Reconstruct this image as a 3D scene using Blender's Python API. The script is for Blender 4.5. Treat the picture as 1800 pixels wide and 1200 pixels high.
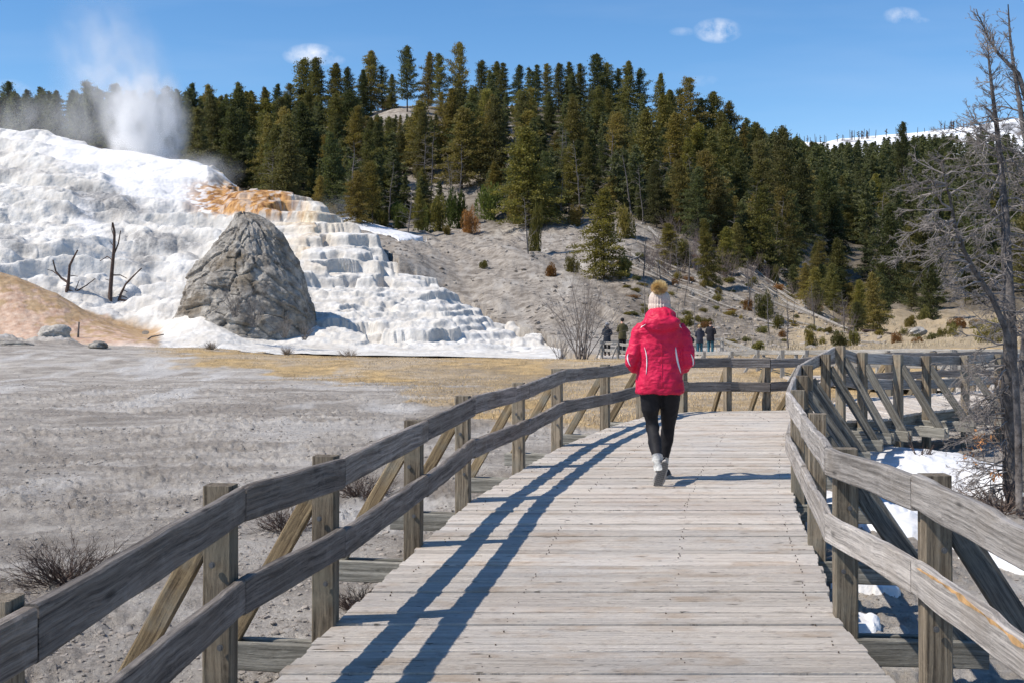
import bpy, bmesh, math, random
import numpy as np
from mathutils import Vector, Matrix, Euler
R = math.radians
for o in list(bpy.data.objects): bpy.data.objects.remove(o)
S = bpy.context.scene
COL = S.collection
# ------------------------------------------------------------------ camera, sky, sun, exposure
CAMZ, F, K = 1.6, 2100.0, 1.4          # eye height (m), focal length in photo pixels, depth stretch (2100/1500)
cam = bpy.data.cameras.new("camera"); cam.sensor_width = 36; cam.lens = 36*F/1800
cam.shift_y = -70/1800; cam.clip_start = 0.05; cam.clip_end = 20000
camo = bpy.data.objects.new("camera", cam); COL.objects.link(camo)
camo.location = (0, 0, CAMZ); camo.rotation_euler = (R(90), 0, 0); S.camera = camo
SUN_EL, SUN_AZ = 51.0, 17.0            # elevation; shadows run to the right and this many degrees away from the viewer
sd = Vector((math.cos(R(SUN_AZ))*math.cos(R(SUN_EL)), math.sin(R(SUN_AZ))*math.cos(R(SUN_EL)), -math.sin(R(SUN_EL))))
sun = bpy.data.lights.new("sun", 'SUN'); sun.energy = 4.8; sun.angle = R(0.5); sun.color = (1.0, 0.925, 0.82)
suno = bpy.data.objects.new("sun", sun); COL.objects.link(suno); suno.location = (-30, -20, 60)
suno.rotation_euler = sd.to_track_quat('-Z', 'Y').to_euler()
W = bpy.data.worlds.new("World"); S.world = W; W.use_nodes = True
wn, wl = W.node_tree.nodes, W.node_tree.links
bg = wn["Background"]
sky = wn.new("ShaderNodeTexSky"); sky.sky_type = 'NISHITA'; sky.sun_disc = False
sky.sun_elevation = R(SUN_EL); sky.sun_rotation = math.atan2(-sd.x, -sd.y)
sky.altitude = 2000; sky.air_density = 1.0; sky.dust_density = 0.3; sky.ozone_density = 1.6
hs = wn.new("ShaderNodeHueSaturation"); hs.inputs["Saturation"].default_value = 1.26; hs.inputs["Value"].default_value = 1.03
wl.new(sky.outputs[0], hs.inputs["Color"])
# thin fair-weather clouds far away in the sky
geo = wn.new("ShaderNodeTexCoord")
def wmath(op, a, b=None, c=None, clamp=False):
    n = wn.new("ShaderNodeMath"); n.operation = op; n.use_clamp = clamp
    for i, v in enumerate((a, b, c)):
        if v is None: continue
        if isinstance(v, (int, float)): n.inputs[i].default_value = v
        else: wl.new(v, n.inputs[i])
    return n.outputs[0]
sep = wn.new("ShaderNodeSeparateXYZ"); wl.new(geo.outputs["Generated"], sep.inputs[0])
ysafe = wmath('MAXIMUM', sep.outputs[1], 0.05)
cu = wmath('DIVIDE', sep.outputs[0], ysafe); cv = wmath('DIVIDE', sep.outputs[2], ysafe)
cmb = wn.new("ShaderNodeCombineXYZ"); wl.new(cu, cmb.inputs[0]); wl.new(cv, cmb.inputs[1])
nz = wn.new("ShaderNodeTexNoise"); nz.inputs["Scale"].default_value = 38; nz.inputs["Detail"].default_value = 7; nz.inputs["Roughness"].default_value = 0.62
wl.new(cmb.outputs[0], nz.inputs["Vector"])
tot = None
for (px, py, rx, ry, amp) in ((545, 97, 52, 22, .95), (580, 106, 30, 12, .55), (1262, 54, 46, 24, .9), (1200, 56, 26, 9, .28), (1585, 28, 36, 17, .6), (1608, 36, 30, 8, .35), (1238, 142, 34, 12, .16), (15, 160, 40, 22, .4), (690, 170, 30, 10, .2)):
    a, b = (px-900)/F, (530-py)/F
    dx = wmath('DIVIDE', wmath('SUBTRACT', cu, a), rx/F); dy = wmath('DIVIDE', wmath('SUBTRACT', cv, b), ry/F)
    d2 = wmath('ADD', wmath('MULTIPLY', dx, dx), wmath('MULTIPLY', dy, dy))
    m = wmath('MULTIPLY', wmath('SUBTRACT', 1.0, d2, clamp=True), amp)
    tot = m if tot is None else wmath('MAXIMUM', tot, m)
nn = wmath('MULTIPLY_ADD', nz.outputs["Fac"], 3.4, -1.25, clamp=True)
cf = wmath('MULTIPLY', wmath('MULTIPLY', tot, nn), 1.0, clamp=True)
nz2 = wn.new("ShaderNodeTexNoise"); nz2.inputs["Scale"].default_value = 3.0; nz2.inputs["Detail"].default_value = 5
mp = wn.new("ShaderNodeMapping"); mp.inputs["Scale"].default_value = (1, 6, 1); mp.inputs["Rotation"].default_value = (0, 0, R(-8))
wl.new(cmb.outputs[0], mp.inputs[0]); wl.new(mp.outputs[0], nz2.inputs["Vector"])
veil = wmath('MULTIPLY', wmath('MULTIPLY_ADD', nz2.outputs["Fac"], 2.5, -1.2, clamp=True), 0.10)
cf = wmath('MAXIMUM', cf, veil)
mx = wn.new("ShaderNodeMix"); mx.data_type = 'RGBA'
wl.new(cf, mx.inputs[0]); wl.new(hs.outputs[0], mx.inputs[6]); mx.inputs[7].default_value = (6.3, 6.6, 7.2, 1)
wl.new(mx.outputs[2], bg.inputs["Color"]); bg.inputs["Strength"].default_value = 0.14
S.view_settings.view_transform = 'Standard'; S.view_settings.look = 'None'
S.view_settings.exposure = 0.16; S.view_settings.gamma = 1.0; S.view_settings.use_curve_mapping = False
S.render.engine = 'CYCLES'
S.cycles.max_bounces = 6; S.cycles.diffuse_bounces = 3; S.cycles.glossy_bounces = 2; S.cycles.transparent_max_bounces = 8
S.cycles.volume_bounces = 4; S.cycles.volume_step_rate = 1.5; S.cycles.use_denoising = True; S.cycles.denoising_prefilter = 'FAST'

# ------------------------------------------------------------------ numeric helpers
def _h(ix, iy, s):
    n = (ix.astype(np.int64)*374761393 + iy.astype(np.int64)*668265263 + s*974634777) & 0xffffffff
    n = ((n ^ (n >> 13))*1274126177) & 0xffffffff
    n = ((n ^ (n >> 16))*2246822519) & 0xffffffff
    return ((n ^ (n >> 15)) & 0xffffff)/float(0xffffff)
def vnoise(x, y, s=0):
    x = np.asarray(x, float); y = np.asarray(y, float)
    ix, iy = np.floor(x), np.floor(y); fx, fy = x-ix, y-iy
    ux, uy = fx*fx*(3-2*fx), fy*fy*(3-2*fy)
    a, b, c, d = _h(ix, iy, s), _h(ix+1, iy, s), _h(ix, iy+1, s), _h(ix+1, iy+1, s)
    return (a*(1-ux)+b*ux)*(1-uy)+(c*(1-ux)+d*ux)*uy
def fbm(x, y, s=0, o=4, g=.5):
    t, a, m = 0, 1, 0
    for k in range(o):
        t = t + a*vnoise(x*2**k+k*17.3, y*2**k-k*9.1, s+k); m += a; a *= g
    return t/m - .5
def worley(x, y, s=0):
    x = np.asarray(x, float); y = np.asarray(y, float)
    ix, iy = np.floor(x), np.floor(y); best = np.full(np.broadcast(x, y).shape, 9.); idv = np.zeros_like(best); sec = best.copy()
    for dx in (-1, 0, 1):
        for dy in (-1, 0, 1):
            cx, cy = ix+dx, iy+dy
            d = np.hypot(cx+_h(cx, cy, s+1)-x, cy+_h(cx, cy, s+2)-y); v = _h(cx, cy, s+3)
            m = d < best; sec = np.where(m, best, np.minimum(sec, d)); idv = np.where(m, v, idv); best = np.where(m, d, best)
    return best, sec, idv
def sstep(a, b, x):
    t = np.clip((x-a)/(b-a), 0, 1); return t*t*(3-2*t)
def PX(x, yu): return 900+1500*x/np.maximum(yu, 1e-3)
def at(px, py, yu): return Vector(((px-900)/1500*yu, yu*K, CAMZ-(py-530)/1500*yu))

# ------------------------------------------------------------------ object helpers
def link(o, parent=None):
    COL.objects.link(o)
    if parent is not None: o.parent = parent
    return o
def tag(o, label=None, cat=None, group=None, kind=None):
    if label: o["label"] = label
    if cat: o["category"] = cat
    if group: o["group"] = group
    if kind: o["kind"] = kind
    return o
def empty(name, loc=(0, 0, 0), rz=0.0):
    o = bpy.data.objects.new(name, None); COL.objects.link(o); o.location = loc; o.rotation_euler = (0, 0, rz); o.empty_display_size = .2
    return o
def mesh_np(name, verts, faces, mat=None, parent=None, smooth=True, attrs=None, k=4):
    me = bpy.data.meshes.new(name); verts = np.asarray(verts, np.float32); faces = np.asarray(faces, np.int32)
    me.vertices.add(len(verts)); me.vertices.foreach_set("co", verts.ravel())
    nf = len(faces); me.loops.add(nf*k); me.loops.foreach_set("vertex_index", faces.ravel())
    me.polygons.add(nf); me.polygons.foreach_set("loop_start", np.arange(0, nf*k, k, dtype=np.int32))
    me.polygons.foreach_set("loop_total", np.full(nf, k, np.int32))
    me.polygons.foreach_set("use_smooth", np.full(nf, smooth, bool))
    me.update(calc_edges=True)
    for an, v in (attrs or {}).items():
        v = np.asarray(v, np.float32)
        if v.ndim == 1: a = me.attributes.new(an, 'FLOAT', 'POINT'); a.data.foreach_set("value", v)
        else: a = me.attributes.new(an, 'FLOAT_VECTOR', 'POINT'); a.data.foreach_set("vector", v.ravel())
    if mat: me.materials.append(mat)
    return link(bpy.data.objects.new(name, me), parent)
def mesh_py(name, verts, faces, mat=None, parent=None, smooth=False):
    me = bpy.data.meshes.new(name); me.from_pydata([tuple(v) for v in verts], [], faces); me.update()
    if smooth: me.polygons.foreach_set("use_smooth", [True]*len(me.polygons))
    if mat: me.materials.append(mat)
    return link(bpy.data.objects.new(name, me), parent)
class Tubes:
    def __init__(s): s.v = []; s.f = []
    def add(s, pts, rad, n=5, cap=True):
        pts = [Vector(p) for p in pts]; b0 = len(s.v); up = Vector((0.13, .31, .94))
        for i, p in enumerate(pts):
            t = (pts[min(i+1, len(pts)-1)]-pts[max(i-1, 0)])
            t = t.normalized() if t.length > 1e-9 else Vector((0, 0, 1))
            a = t.cross(up)
            if a.length < .05: a = t.cross(Vector((1, 0, 0)))
            a.normalize(); b = t.cross(a); r = rad[i] if not isinstance(rad, (int, float)) else rad
            rx, ry = r if isinstance(r, tuple) else (r, r)
            for k in range(n):
                an = 2*math.pi*k/n; s.v.append(p+a*(math.cos(an)*rx)+b*(math.sin(an)*ry))
        for i in range(len(pts)-1):
            for k in range(n):
                k2 = (k+1) % n; s.f.append((b0+i*n+k, b0+i*n+k2, b0+(i+1)*n+k2, b0+(i+1)*n+k))
        if cap:
            s.f.append(tuple(b0+k for k in range(n))); e = b0+(len(pts)-1)*n; s.f.append(tuple(e+n-1-k for k in range(n)))
    def build(s, name, mat, parent=None, smooth=True): return mesh_py(name, s.v, s.f, mat, parent, smooth)

# ------------------------------------------------------------------ materials
class M:
    def __init__(s, name, rough=.85, spec=.25):
        s.m = bpy.data.materials.new(name); s.m.use_nodes = True; s.t = s.m.node_tree; s.b = s.t.nodes["Principled BSDF"]
        s.b.inputs["Roughness"].default_value = rough; s.b.inputs["Specular IOR Level"].default_value = spec
    def put(s, inp, v):
        if v is None: return
        if hasattr(v, "is_output"): s.t.links.new(v, inp)
        elif isinstance(v, (tuple, list)):
            inp.default_value = tuple(v)+((1,) if len(v) == 3 and inp.type == 'RGBA' else ())
        else: inp.default_value = v
    def coord(s, kind="Object", scale=(1, 1, 1), loc=None, rot=None):
        tc = s.t.nodes.new("ShaderNodeTexCoord"); mp = s.t.nodes.new("ShaderNodeMapping"); s.t.links.new(tc.outputs[kind], mp.inputs[0])
        mp.inputs["Scale"].default_value = scale
        if loc is not None: s.put(mp.inputs["Location"], loc)
        if rot is not None: mp.inputs["Rotation"].default_value = rot
        return mp.outputs[0]
    def noise(s, vec, scale=5, detail=5, rough=.6, dist=0, out="Fac"):
        n = s.t.nodes.new("ShaderNodeTexNoise"); s.put(n.inputs["Vector"], vec); n.inputs["Scale"].default_value = scale
        n.inputs["Detail"].default_value = detail; n.inputs["Roughness"].default_value = rough; n.inputs["Distortion"].default_value = dist
        return n.outputs[out]
    def voro(s, vec, scale=5, feat='F1', rand=1, out="Distance"):
        n = s.t.nodes.new("ShaderNodeTexVoronoi"); n.feature = feat; s.put(n.inputs["Vector"], vec); n.inputs["Scale"].default_value = scale
        n.inputs["Randomness"].default_value = rand; return n.outputs[out]
    def math(s, op, a, b=None, c=None, clamp=False):
        n = s.t.nodes.new("ShaderNodeMath"); n.operation = op; n.use_clamp = clamp
        for i, v in enumerate((a, b, c)): s.put(n.inputs[i], v)
        return n.outputs[0]
    def ramp(s, fac, lo, hi, a=0., b=1.):
        n = s.t.nodes.new("ShaderNodeMapRange"); s.put(n.inputs[0], fac)
        for i, v in enumerate((lo, hi, a, b)): n.inputs[1+i].default_value = v
        return n.outputs[0]
    def mix(s, f, a, b, mode='MIX'):
        n = s.t.nodes.new("ShaderNodeMix"); n.data_type = 'RGBA'; n.blend_type = mode; n.clamp_factor = True
        s.put(n.inputs[0], f); s.put(n.inputs[6], a); s.put(n.inputs[7], b); return n.outputs[2]
    def attr(s, name, out="Fac"):
        n = s.t.nodes.new("ShaderNodeAttribute"); n.attribute_name = name; return n.outputs[out]
    def rnd(s): return s.t.nodes.new("ShaderNodeObjectInfo").outputs["Random"]
    def vec(s, x, y, z):
        n = s.t.nodes.new("ShaderNodeCombineXYZ"); s.put(n.inputs[0], x); s.put(n.inputs[1], y); s.put(n.inputs[2], z); return n.outputs[0]
    def color(s, v): s.put(s.b.inputs["Base Color"], v)
    def bump(s, h, dist=.01, strength=1., prev=None):
        n = s.t.nodes.new("ShaderNodeBump"); s.put(n.inputs["Height"], h); n.inputs["Distance"].default_value = dist; n.inputs["Strength"].default_value = strength
        if prev is not None: s.t.links.new(prev, n.inputs["Normal"])
        s.t.links.new(n.outputs[0], s.b.inputs["Normal"]); return n.outputs[0]
def simple(name, col, rough=.85, var=.25, scale=8, spec=.2, bump=0.0):
    m = M(name, rough, spec); n = m.noise(m.coord("Object"), scale, 4)
    d = tuple(c*(1-var) for c in col); l = tuple(min(1, c*(1+var)) for c in col)
    m.color(m.mix(m.ramp(n, .3, .7), d, l))
    if bump: m.bump(n, bump)
    return m.m

def wood(name, dark, light, stain, stain_amt=.5, knots=True):
    m = M(name, .82, .25)
    rnd = m.rnd(); off = m.vec(m.math('MULTIPLY', rnd, 37.), m.math('MULTIPLY', rnd, 91.), m.math('MULTIPLY', rnd, 53.))
    base = m.coord("Object", (1, 1, 1), off)
    g = m.coord("Object", (1.2, 52, 52), off)
    warp = m.noise(base, 2.2, 3, .5, out="Color")
    va = m.t.nodes.new("ShaderNodeVectorMath"); va.operation = 'MULTIPLY_ADD'
    m.t.links.new(warp, va.inputs[0]); va.inputs[1].default_value = (0, 2.2, 2.2); m.t.links.new(g, va.inputs[2])
    grain = m.noise(va.outputs[0], 1.0, 8, .72)
    grain2 = m.noise(va.outputs[0], 3.3, 6, .8)
    patch = m.noise(base, 3.2, 5, .6)
    c = m.mix(m.ramp(grain, .38, .62), tuple(x*.72 for x in dark), tuple(x*1.08 for x in light))
    c = m.mix(m.math('MULTIPLY', m.ramp(grain2, .54, .64), .7), c, tuple(x*.35 for x in dark))
    c = m.mix(m.math('MULTIPLY', m.ramp(patch, .48, .66), stain_amt), c, stain)
    c = m.mix(m.math('MULTIPLY', m.ramp(m.noise(base, 9, 5, .7), .55, .75), .35), c, tuple(min(1, x*1.5) for x in light))
    if knots:
        kn = m.voro(m.coord("Object", (2.3, 7.5, 7.5), off), 1.0)
        km = m.ramp(m.math('ADD', kn, m.math('MULTIPLY', m.noise(base, 30, 3), .05)), .15, .06)
        c = m.mix(m.math('MULTIPLY', km, .75), c, tuple(x*.25 for x in dark))
    vv = m.ramp(rnd, 0, 1, .72, 1.22)
    c = m.mix(1.0, c, m.vec(vv, vv, vv), 'MULTIPLY')
    m.color(c)
    h = m.math('ADD', grain, m.math('MULTIPLY', grain2, .6))
    m.bump(h, .012, 1.0)
    return m.m
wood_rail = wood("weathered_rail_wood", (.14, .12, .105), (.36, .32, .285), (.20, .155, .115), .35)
wood_rail_pale = wood("sunlit_rail_wood", (.29, .262, .235), (.53, .49, .45), (.30, .25, .2), .4)  # lighter copy of the rail wood, sunlight put into its colour
wood_post = wood("post_wood", (.13, .10, .07), (.36, .295, .215), (.24, .225, .18), .7)
wood_brace = wood("brace_wood", (.15, .105, .06), (.34, .255, .15), (.24, .235, .2), .8)
wood_beam = wood("beam_wood", (.19, .18, .15), (.42, .40, .345), (.24, .22, .18), .5)
wood_far = wood("far_rail_wood", (.24, .225, .2), (.45, .43, .4), (.33, .29, .24), .5, False)

m = M("deck_wood", .85, .2)
gu, gv, gr = m.attr("gu"), m.attr("gv"), m.attr("gr")
v1 = m.vec(m.math('MULTIPLY', gu, 1.1), m.math('MULTIPLY', gv, 58.), m.math('MULTIPLY', gr, 61.))
v0 = m.vec(gu, gv, m.math('MULTIPLY', gr, 33.))
wp = m.noise(v0, 3.0, 3, .5, out="Color")
va = m.t.nodes.new("ShaderNodeVectorMath"); va.operation = 'MULTIPLY_ADD'; m.t.links.new(wp, va.inputs[0]); va.inputs[1].default_value = (0, 3, 0); m.t.links.new(v1, va.inputs[2])
gn = m.noise(va.outputs[0], 1.0, 8, .75); gn2 = m.noise(va.outputs[0], 2.6, 6, .8)
c = m.mix(m.ramp(gn, .36, .62), (.50, .445, .385), (.78, .72, .65))
c = m.mix(m.math('MULTIPLY', m.ramp(gn2, .57, .65), .75), c, (.13, .11, .095))
pt = m.noise(m.coord("Object"), 1.1, 5, .6)
c = m.mix(m.math('MULTIPLY', m.ramp(pt, .45, .7), .5), c, (.56, .55, .54))
c = m.mix(m.math('MULTIPLY', m.ramp(m.noise(v0, 2.2, 4, .6), .53, .68), .6), c, (.46, .35, .25))
c = m.mix(m.math('MULTIPLY', m.ramp(m.noise(v0, 7, 4, .7), .60, .72), .5), c, (.30, .23, .17))
c = m.mix(m.math('MULTIPLY', m.ramp(m.noise(m.coord("Object"), .6, 3, .5), .5, .7), .25), c, (.47, .36, .30))
kn = m.voro(m.vec(m.math('MULTIPLY', gu, 2.6), m.math('MULTIPLY', gv, 9.), m.math('MULTIPLY', gr, 71.)), 1.0)
kw = m.math('ADD', kn, m.math('MULTIPLY', m.noise(v0, 30, 3), .06))
c = m.mix(m.math('MULTIPLY', m.ramp(kw, .15, .08), .85), c, (.10, .07, .05))
sp = m.noise(m.vec(m.math('MULTIPLY', gu, 14.), m.math('MULTIPLY', gv, 80.), m.math('MULTIPLY', gr, 20.)), 1., 2, .5)
c = m.mix(m.math('MULTIPLY', m.ramp(sp, .66, .72), .8), c, (.07, .06, .05))
vv = m.ramp(m.math('FRACT', m.math('MULTIPLY', gr, 7.31)), 0, 1, .80, 1.12)
m.color(m.mix(1.0, c, m.vec(vv, m.math('MULTIPLY', vv, .99), m.math('MULTIPLY', vv, .97)), 'MULTIPLY'))
m.bump(m.math('ADD', gn, gn2), .012, 1.0)
deck_mat = m.m
# ------------------------------------------------------------------ ground
COLS = {   # photo column : [(depth, photo row)] of the bare ground surface beyond the flat
 -600: [(44,603),(70,470),(100,300),(130,262),(170,235),(400,215)],
 0:   [(44,604),(60,520),(80,400),(95,330),(105,310),(130,268),(160,235),(400,220)],
 350: [(47,606),(90,400),(105,330),(130,290),(165,236),(185,232),(400,250)],
 500: [(47,615),(85,385),(110,352),(140,285),(165,222),(185,212),(400,300)],
 600: [(47,617),(85,402),(105,378),(135,300),(165,206),(180,205),(400,320)],
 700: [(47,620),(72,446),(90,408),(105,390),(135,295),(150,215),(165,183),(180,188),(400,320)],
 800: [(47,622),(66,540),(74,470),(95,408),(120,345),(150,230),(165,187),(180,190),(400,320)],
 900: [(47,624),(60,560),(75,455),(95,402),(120,325),(150,205),(162,182),(180,188),(400,320)],
 1000:[(46,627),(52,585),(60,530),(75,472),(92,405),(120,312),(150,222),(165,190),(180,198),(400,320)],
 1100:[(46,626),(52,590),(62,530),(75,462),(90,392),(120,318),(160,205),(180,212),(400,320)],
 1200:[(46,624),(52,596),(60,556),(75,492),(88,420),(120,348),(160,238),(180,242),(400,330)],
 1300:[(46,620),(54,598),(62,562),(75,508),(90,455),(120,396),(160,300),(200,290),(400,330)],
 1400:[(46,615),(56,600),(66,572),(80,532),(95,502),(115,478),(140,420),(190,340),(260,302),(400,310)],
 1500:[(46,612),(60,598),(75,582),(88,566),(100,552),(120,530),(150,480),(200,400),(280,300),(400,290)],
 1600:[(46,611),(70,588),(90,572),(110,552),(140,500),(200,420),(300,290),(400,285)],
 1800:[(46,608),(70,585),(100,560),(150,480),(220,380),(320,280),(400,278)],
 2600:[(46,606),(70,585),(100,560),(150,470),(220,370),(320,270),(400,270)]}
CPX = sorted(COLS); GY = np.concatenate([np.arange(44, 120, 1.), np.arange(120, 404, 4.)])
def _smooth(a, n):
    k = np.ones(n)/n; p = np.pad(a, (n//2, n//2), mode='edge'); return np.convolve(p, k, 'valid')[:len(a)]
CT = []
for c_ in CPX:
    L = COLS[c_]; ys = np.array([p[0] for p in L], float); zs = np.array([CAMZ-(p[1]-530)/1500*p[0] for p in L])
    CT.append(_smooth(np.interp(GY, ys, zs), 5))
CT = np.array(CT)
def far_z(px, yu):
    px = np.clip(px, CPX[0], CPX[-1]); yu = np.clip(yu, 44, 400)
    i = np.clip(np.searchsorted(CPX, px, side='right')-1, 0, len(CPX)-2); c0 = np.array(CPX)[i]; c1 = np.array(CPX)[i+1]
    t = (px-c0)/(c1-c0); t = t*t*(3-2*t)*.6+t*.4
    j = np.clip(np.searchsorted(GY, yu, side='right')-1, 0, len(GY)-2); f = (yu-GY[j])/(GY[j+1]-GY[j])
    a = CT[i, j]*(1-f)+CT[i, j+1]*f; b = CT[i+1, j]*(1-f)+CT[i+1, j+1]*f
    return a*(1-t)+b*t
def near_z(x, yu, px):
    z44 = far_z(px, np.full_like(yu, 44.))
    left = np.interp(yu, [0, 3, 8, 14, 22, 30, 44], [-.40, -.40, -.46, -.60, -.80, -.97, 0])
    gul = np.interp(yu, [0, 4, 6, 8, 10, 12, 14, 16, 18, 22, 28, 44], [-.45, -.5, -.58, -.65, -.68, -.62, -.75, -1.0, -1.1, -.95, -1.0, 0])
    t = sstep(30, 44, yu); left = left*(1-t)+z44*t; gul = gul*(1-t)+z44*t
    g = sstep(0.4, 3.2, x-np.interp(yu, [0, 4, 7, 12, 20, 40], [1.0, 1.2, 1.6, 3.0, 5.5, 9.]))
    return left*(1-g)+gul*g
def ground_base(x, yu):
    x = np.asarray(x, float); yu = np.asarray(yu, float); px = PX(x, np.maximum(yu, .8))
    px = np.where(yu < .8, np.where(x > 0, 2600., -600.), px)
    z = np.where(yu < 44, near_z(x, np.maximum(yu, 0), px), far_z(px, yu))
    return z
def mound_z(px, yu):                      # surface of the white travertine hill
    px = np.asarray(px, float)
    i = np.clip(np.searchsorted(MPX, px, side='right')-1, 0, len(MPX)-2); c0 = np.array(MPX)[i]; c1 = np.array(MPX)[i+1]
    t = np.clip((px-c0)/(c1-c0), 0, 1)
    j = np.clip(np.searchsorted(MY, yu, side='right')-1, 0, len(MY)-2); f = np.clip((yu-MY[j])/(MY[j+1]-MY[j]), 0, 1)
    return (MT[i, j]*(1-f)+MT[i, j+1]*f)*(1-t)+(MT[i+1, j]*(1-f)+MT[i+1, j+1]*f)*t
MCOLS = {
 -500:[(43,620),(50,590),(62,480),(76,350),(95,222),(104,228),(120,330)],
 0:  [(43,615),(48,596),(58,490),(68,410),(78,335),(90,260),(96,237),(104,243),(120,330)],
 110:[(43,616),(48,600),(60,485),(72,385),(84,300),(95,244),(104,252),(120,340)],
 200:[(43,617),(48,602),(60,500),(74,390),(84,310),(92,267),(102,278),(120,350)],
 270:[(43,618),(48,603),(60,508),(74,400),(82,330),(90,274),(100,288),(120,360)],
 330:[(43,618),(48,605),(60,512),(74,402),(82,345),(89,284),(100,298),(120,370)],
 365:[(43,618),(48,607),(60,510),(74,404),(82,352),(88,291),(99,306),(120,375)],
 392:[(43,620),(48,608),(60,505),(73,410),(80,362),(86,330),(90,306),(100,318),(120,390)],
 420:[(43,620),(48,610),(60,500),(72,412),(79,350),(84,330),(100,348),(120,400)],
 480:[(43,620),(48,613),(58,530),(68,440),(76,372),(80,344),(95,362),(120,410)],
 550:[(43,622),(48,615),(57,545),(68,430),(76,372),(80,352),(95,380),(120,420)],
 575:[(43,622),(48,616),(57,545),(68,432),(75,388),(78,372),(90,398),(120,430)],
 610:[(43,624),(48,617),(58,535),(66,455),(71,402),(74,388),(84,430),(100,470)],
 662:[(43,624),(48,619),(58,535),(65,470),(70,420),(72,402),(74,440),(78,520),(90,560)],
 675:[(43,624),(48,620),(58,538),(65,485),(69,455),(72,452),(76,520),(90,580)],
 720:[(43,625),(48,620),(58,540),(65,490),(68,480),(73,520),(90,600)],
 770:[(43,625),(48,621),(57,548),(62,512),(65,500),(70,545),(90,620)],
 835:[(43,627),(48,622),(55,575),(59,548),(62,540),(66,580),(90,640)],
 900:[(43,629),(48,623),(52,600),(56,576),(58,572),(62,610),(90,660)],
 950:[(43,632),(46,625),(50,607),(53,592),(55,600),(60,640),(90,670)],
 985:[(43,636),(45,628),(48,614),(50,612),(53,640),(60,690),(90,700)],
 1030:[(43,655),(60,700),(90,740),(120,760)]}
MPX = sorted(MCOLS); MY = np.arange(42, 121, .5)
MT = np.array([_smooth(np.interp(MY, [p[0] for p in MCOLS[c_]], [CAMZ-(p[1]-530)/1500*p[0] for p in MCOLS[c_]]), 3) for c_ in MPX])
def ground_z(x, yu, detail=True):
    x = np.asarray(x, float); yu = np.asarray(yu, float)
    z = ground_base(x, yu); px = PX(x, np.maximum(yu, 1)); Y = yu*K
    infoot = (px > -480) & (px < 1030) & (yu > 44) & (yu < 119)
    mz = mound_z(px, yu)
    lower = np.where(infoot, np.minimum(z, np.where(mz > z-.6, mz-.9, z)), z)
    edge = sstep(44, 47, yu)
    z = z*(1-edge)+lower*edge
    # low gray hummock in front of the orange slope, far left
    if detail:
        big = fbm(x*.12+5, Y*.12, 3, 4)*np.interp(yu, [0, 8, 30, 44, 60, 100], [.05, .16, .35, .15, .5, 1.8])
        med = fbm(x*1.1, Y*1.1, 9, 4)*np.interp(yu, [0, 10, 40, 80], [.05, .10, .10, .25])
        fine = fbm(x*7, Y*7, 15, 3)*np.interp(yu, [0, 6, 14, 30], [.04, .045, .04, .0])
        wd, _, wi = worley(x*9+fbm(x*3, Y*3, 16, 2)*2, Y*9, 18); wd2, _, wi2 = worley(x*3.2, Y*3.2+fbm(x*2, Y*2, 19, 2)*2, 20)
        dn = sstep(.38, .62, vnoise(x*.55+4, Y*.4, 21)*.6+vnoise(x*2.1, Y*1.6, 22)*.4)
        nearw = np.interp(yu, [0, 3, 22, 32], [.6, 1, 1, 0])
        crumb = np.clip(1-(wd/(.18+.45*wi))**2, 0, 1)*(wi > .45)*.026*(.3+dn)+np.clip(1-(wd2/(.1+.3*wi2))**2, 0, 1)*(wi2 > .6)*.055*dn
        z = z+big+med+fine+crumb*nearw
        # rills running down the bare slope
        sl = sstep(48, 58, yu)*(1-sstep(130, 150, yu))*sstep(650, 760, px)
        z = z+(np.abs(fbm(x*.35+Y*.12, Y*.05, 31, 4))-.1)*2.0*sl+fbm(x*.8, Y*.5, 33, 4)*.35*sl
        z = z+sstep(150, 120, px)*sstep(38, 43, yu)*sstep(48, 44.5, yu)*((fbm(x*.8, Y*.6, 77, 3)+.3)*.6+fbm(x*4, Y*3, 78, 4)*.35)
    return z
def gz(x, yu): return float(ground_z(np.array([x]), np.array([yu]))[0])
_sc = np.concatenate([np.arange(45, 130, .5), np.arange(130, 330, 2.)])
def hit(px, py):                          # first depth where the bare ground shows at this photo position
    z = ground_base((px-900)/1500*_sc, _sc); row = 530+(CAMZ-z)/_sc*1500
    k = np.where(row <= py)[0]
    return float(_sc[k[0]]) if len(k) else float(_sc[np.argmin(np.abs(row-py))])

th = np.concatenate([np.linspace(-math.pi, -.62, 40, endpoint=False), np.linspace(-.62, .62, 840), np.linspace(.62, math.pi, 41)[1:]])
rr = np.concatenate([np.linspace(.02, 1.6, 10, endpoint=False), np.geomspace(1.6, 60, 400, endpoint=False), np.geomspace(60, 400, 130), np.geomspace(430, 14000, 14)])
TH, RR = np.meshgrid(th, rr); X = RR*np.sin(TH); YU = RR*np.cos(TH)
ZG = ground_z(X, YU); ZG = np.where(RR > 400, ZG*np.interp(RR, [400, 700, 2000], [1, .2, 0])-np.interp(RR, [400, 2000], [0, 6]), ZG)
ZG = np.where((YU < 1) & (RR < 60), -.45, ZG)
ZG = np.where((np.abs(TH) > 1.2) & (RR >= 1.6), ZG*.0-.6+fbm(X*.1, YU*.1, 3, 3)*.5, ZG)
pxg = PX(X, np.maximum(YU, 1)); Yg = YU*K
pyg = 530+(CAMZ-ZG)/np.maximum(YU, 1)*1500
wob = fbm(X*.5, Yg*.35, 40, 4); wob2 = fbm(X*.16, Yg*.12, 44, 4)
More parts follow.
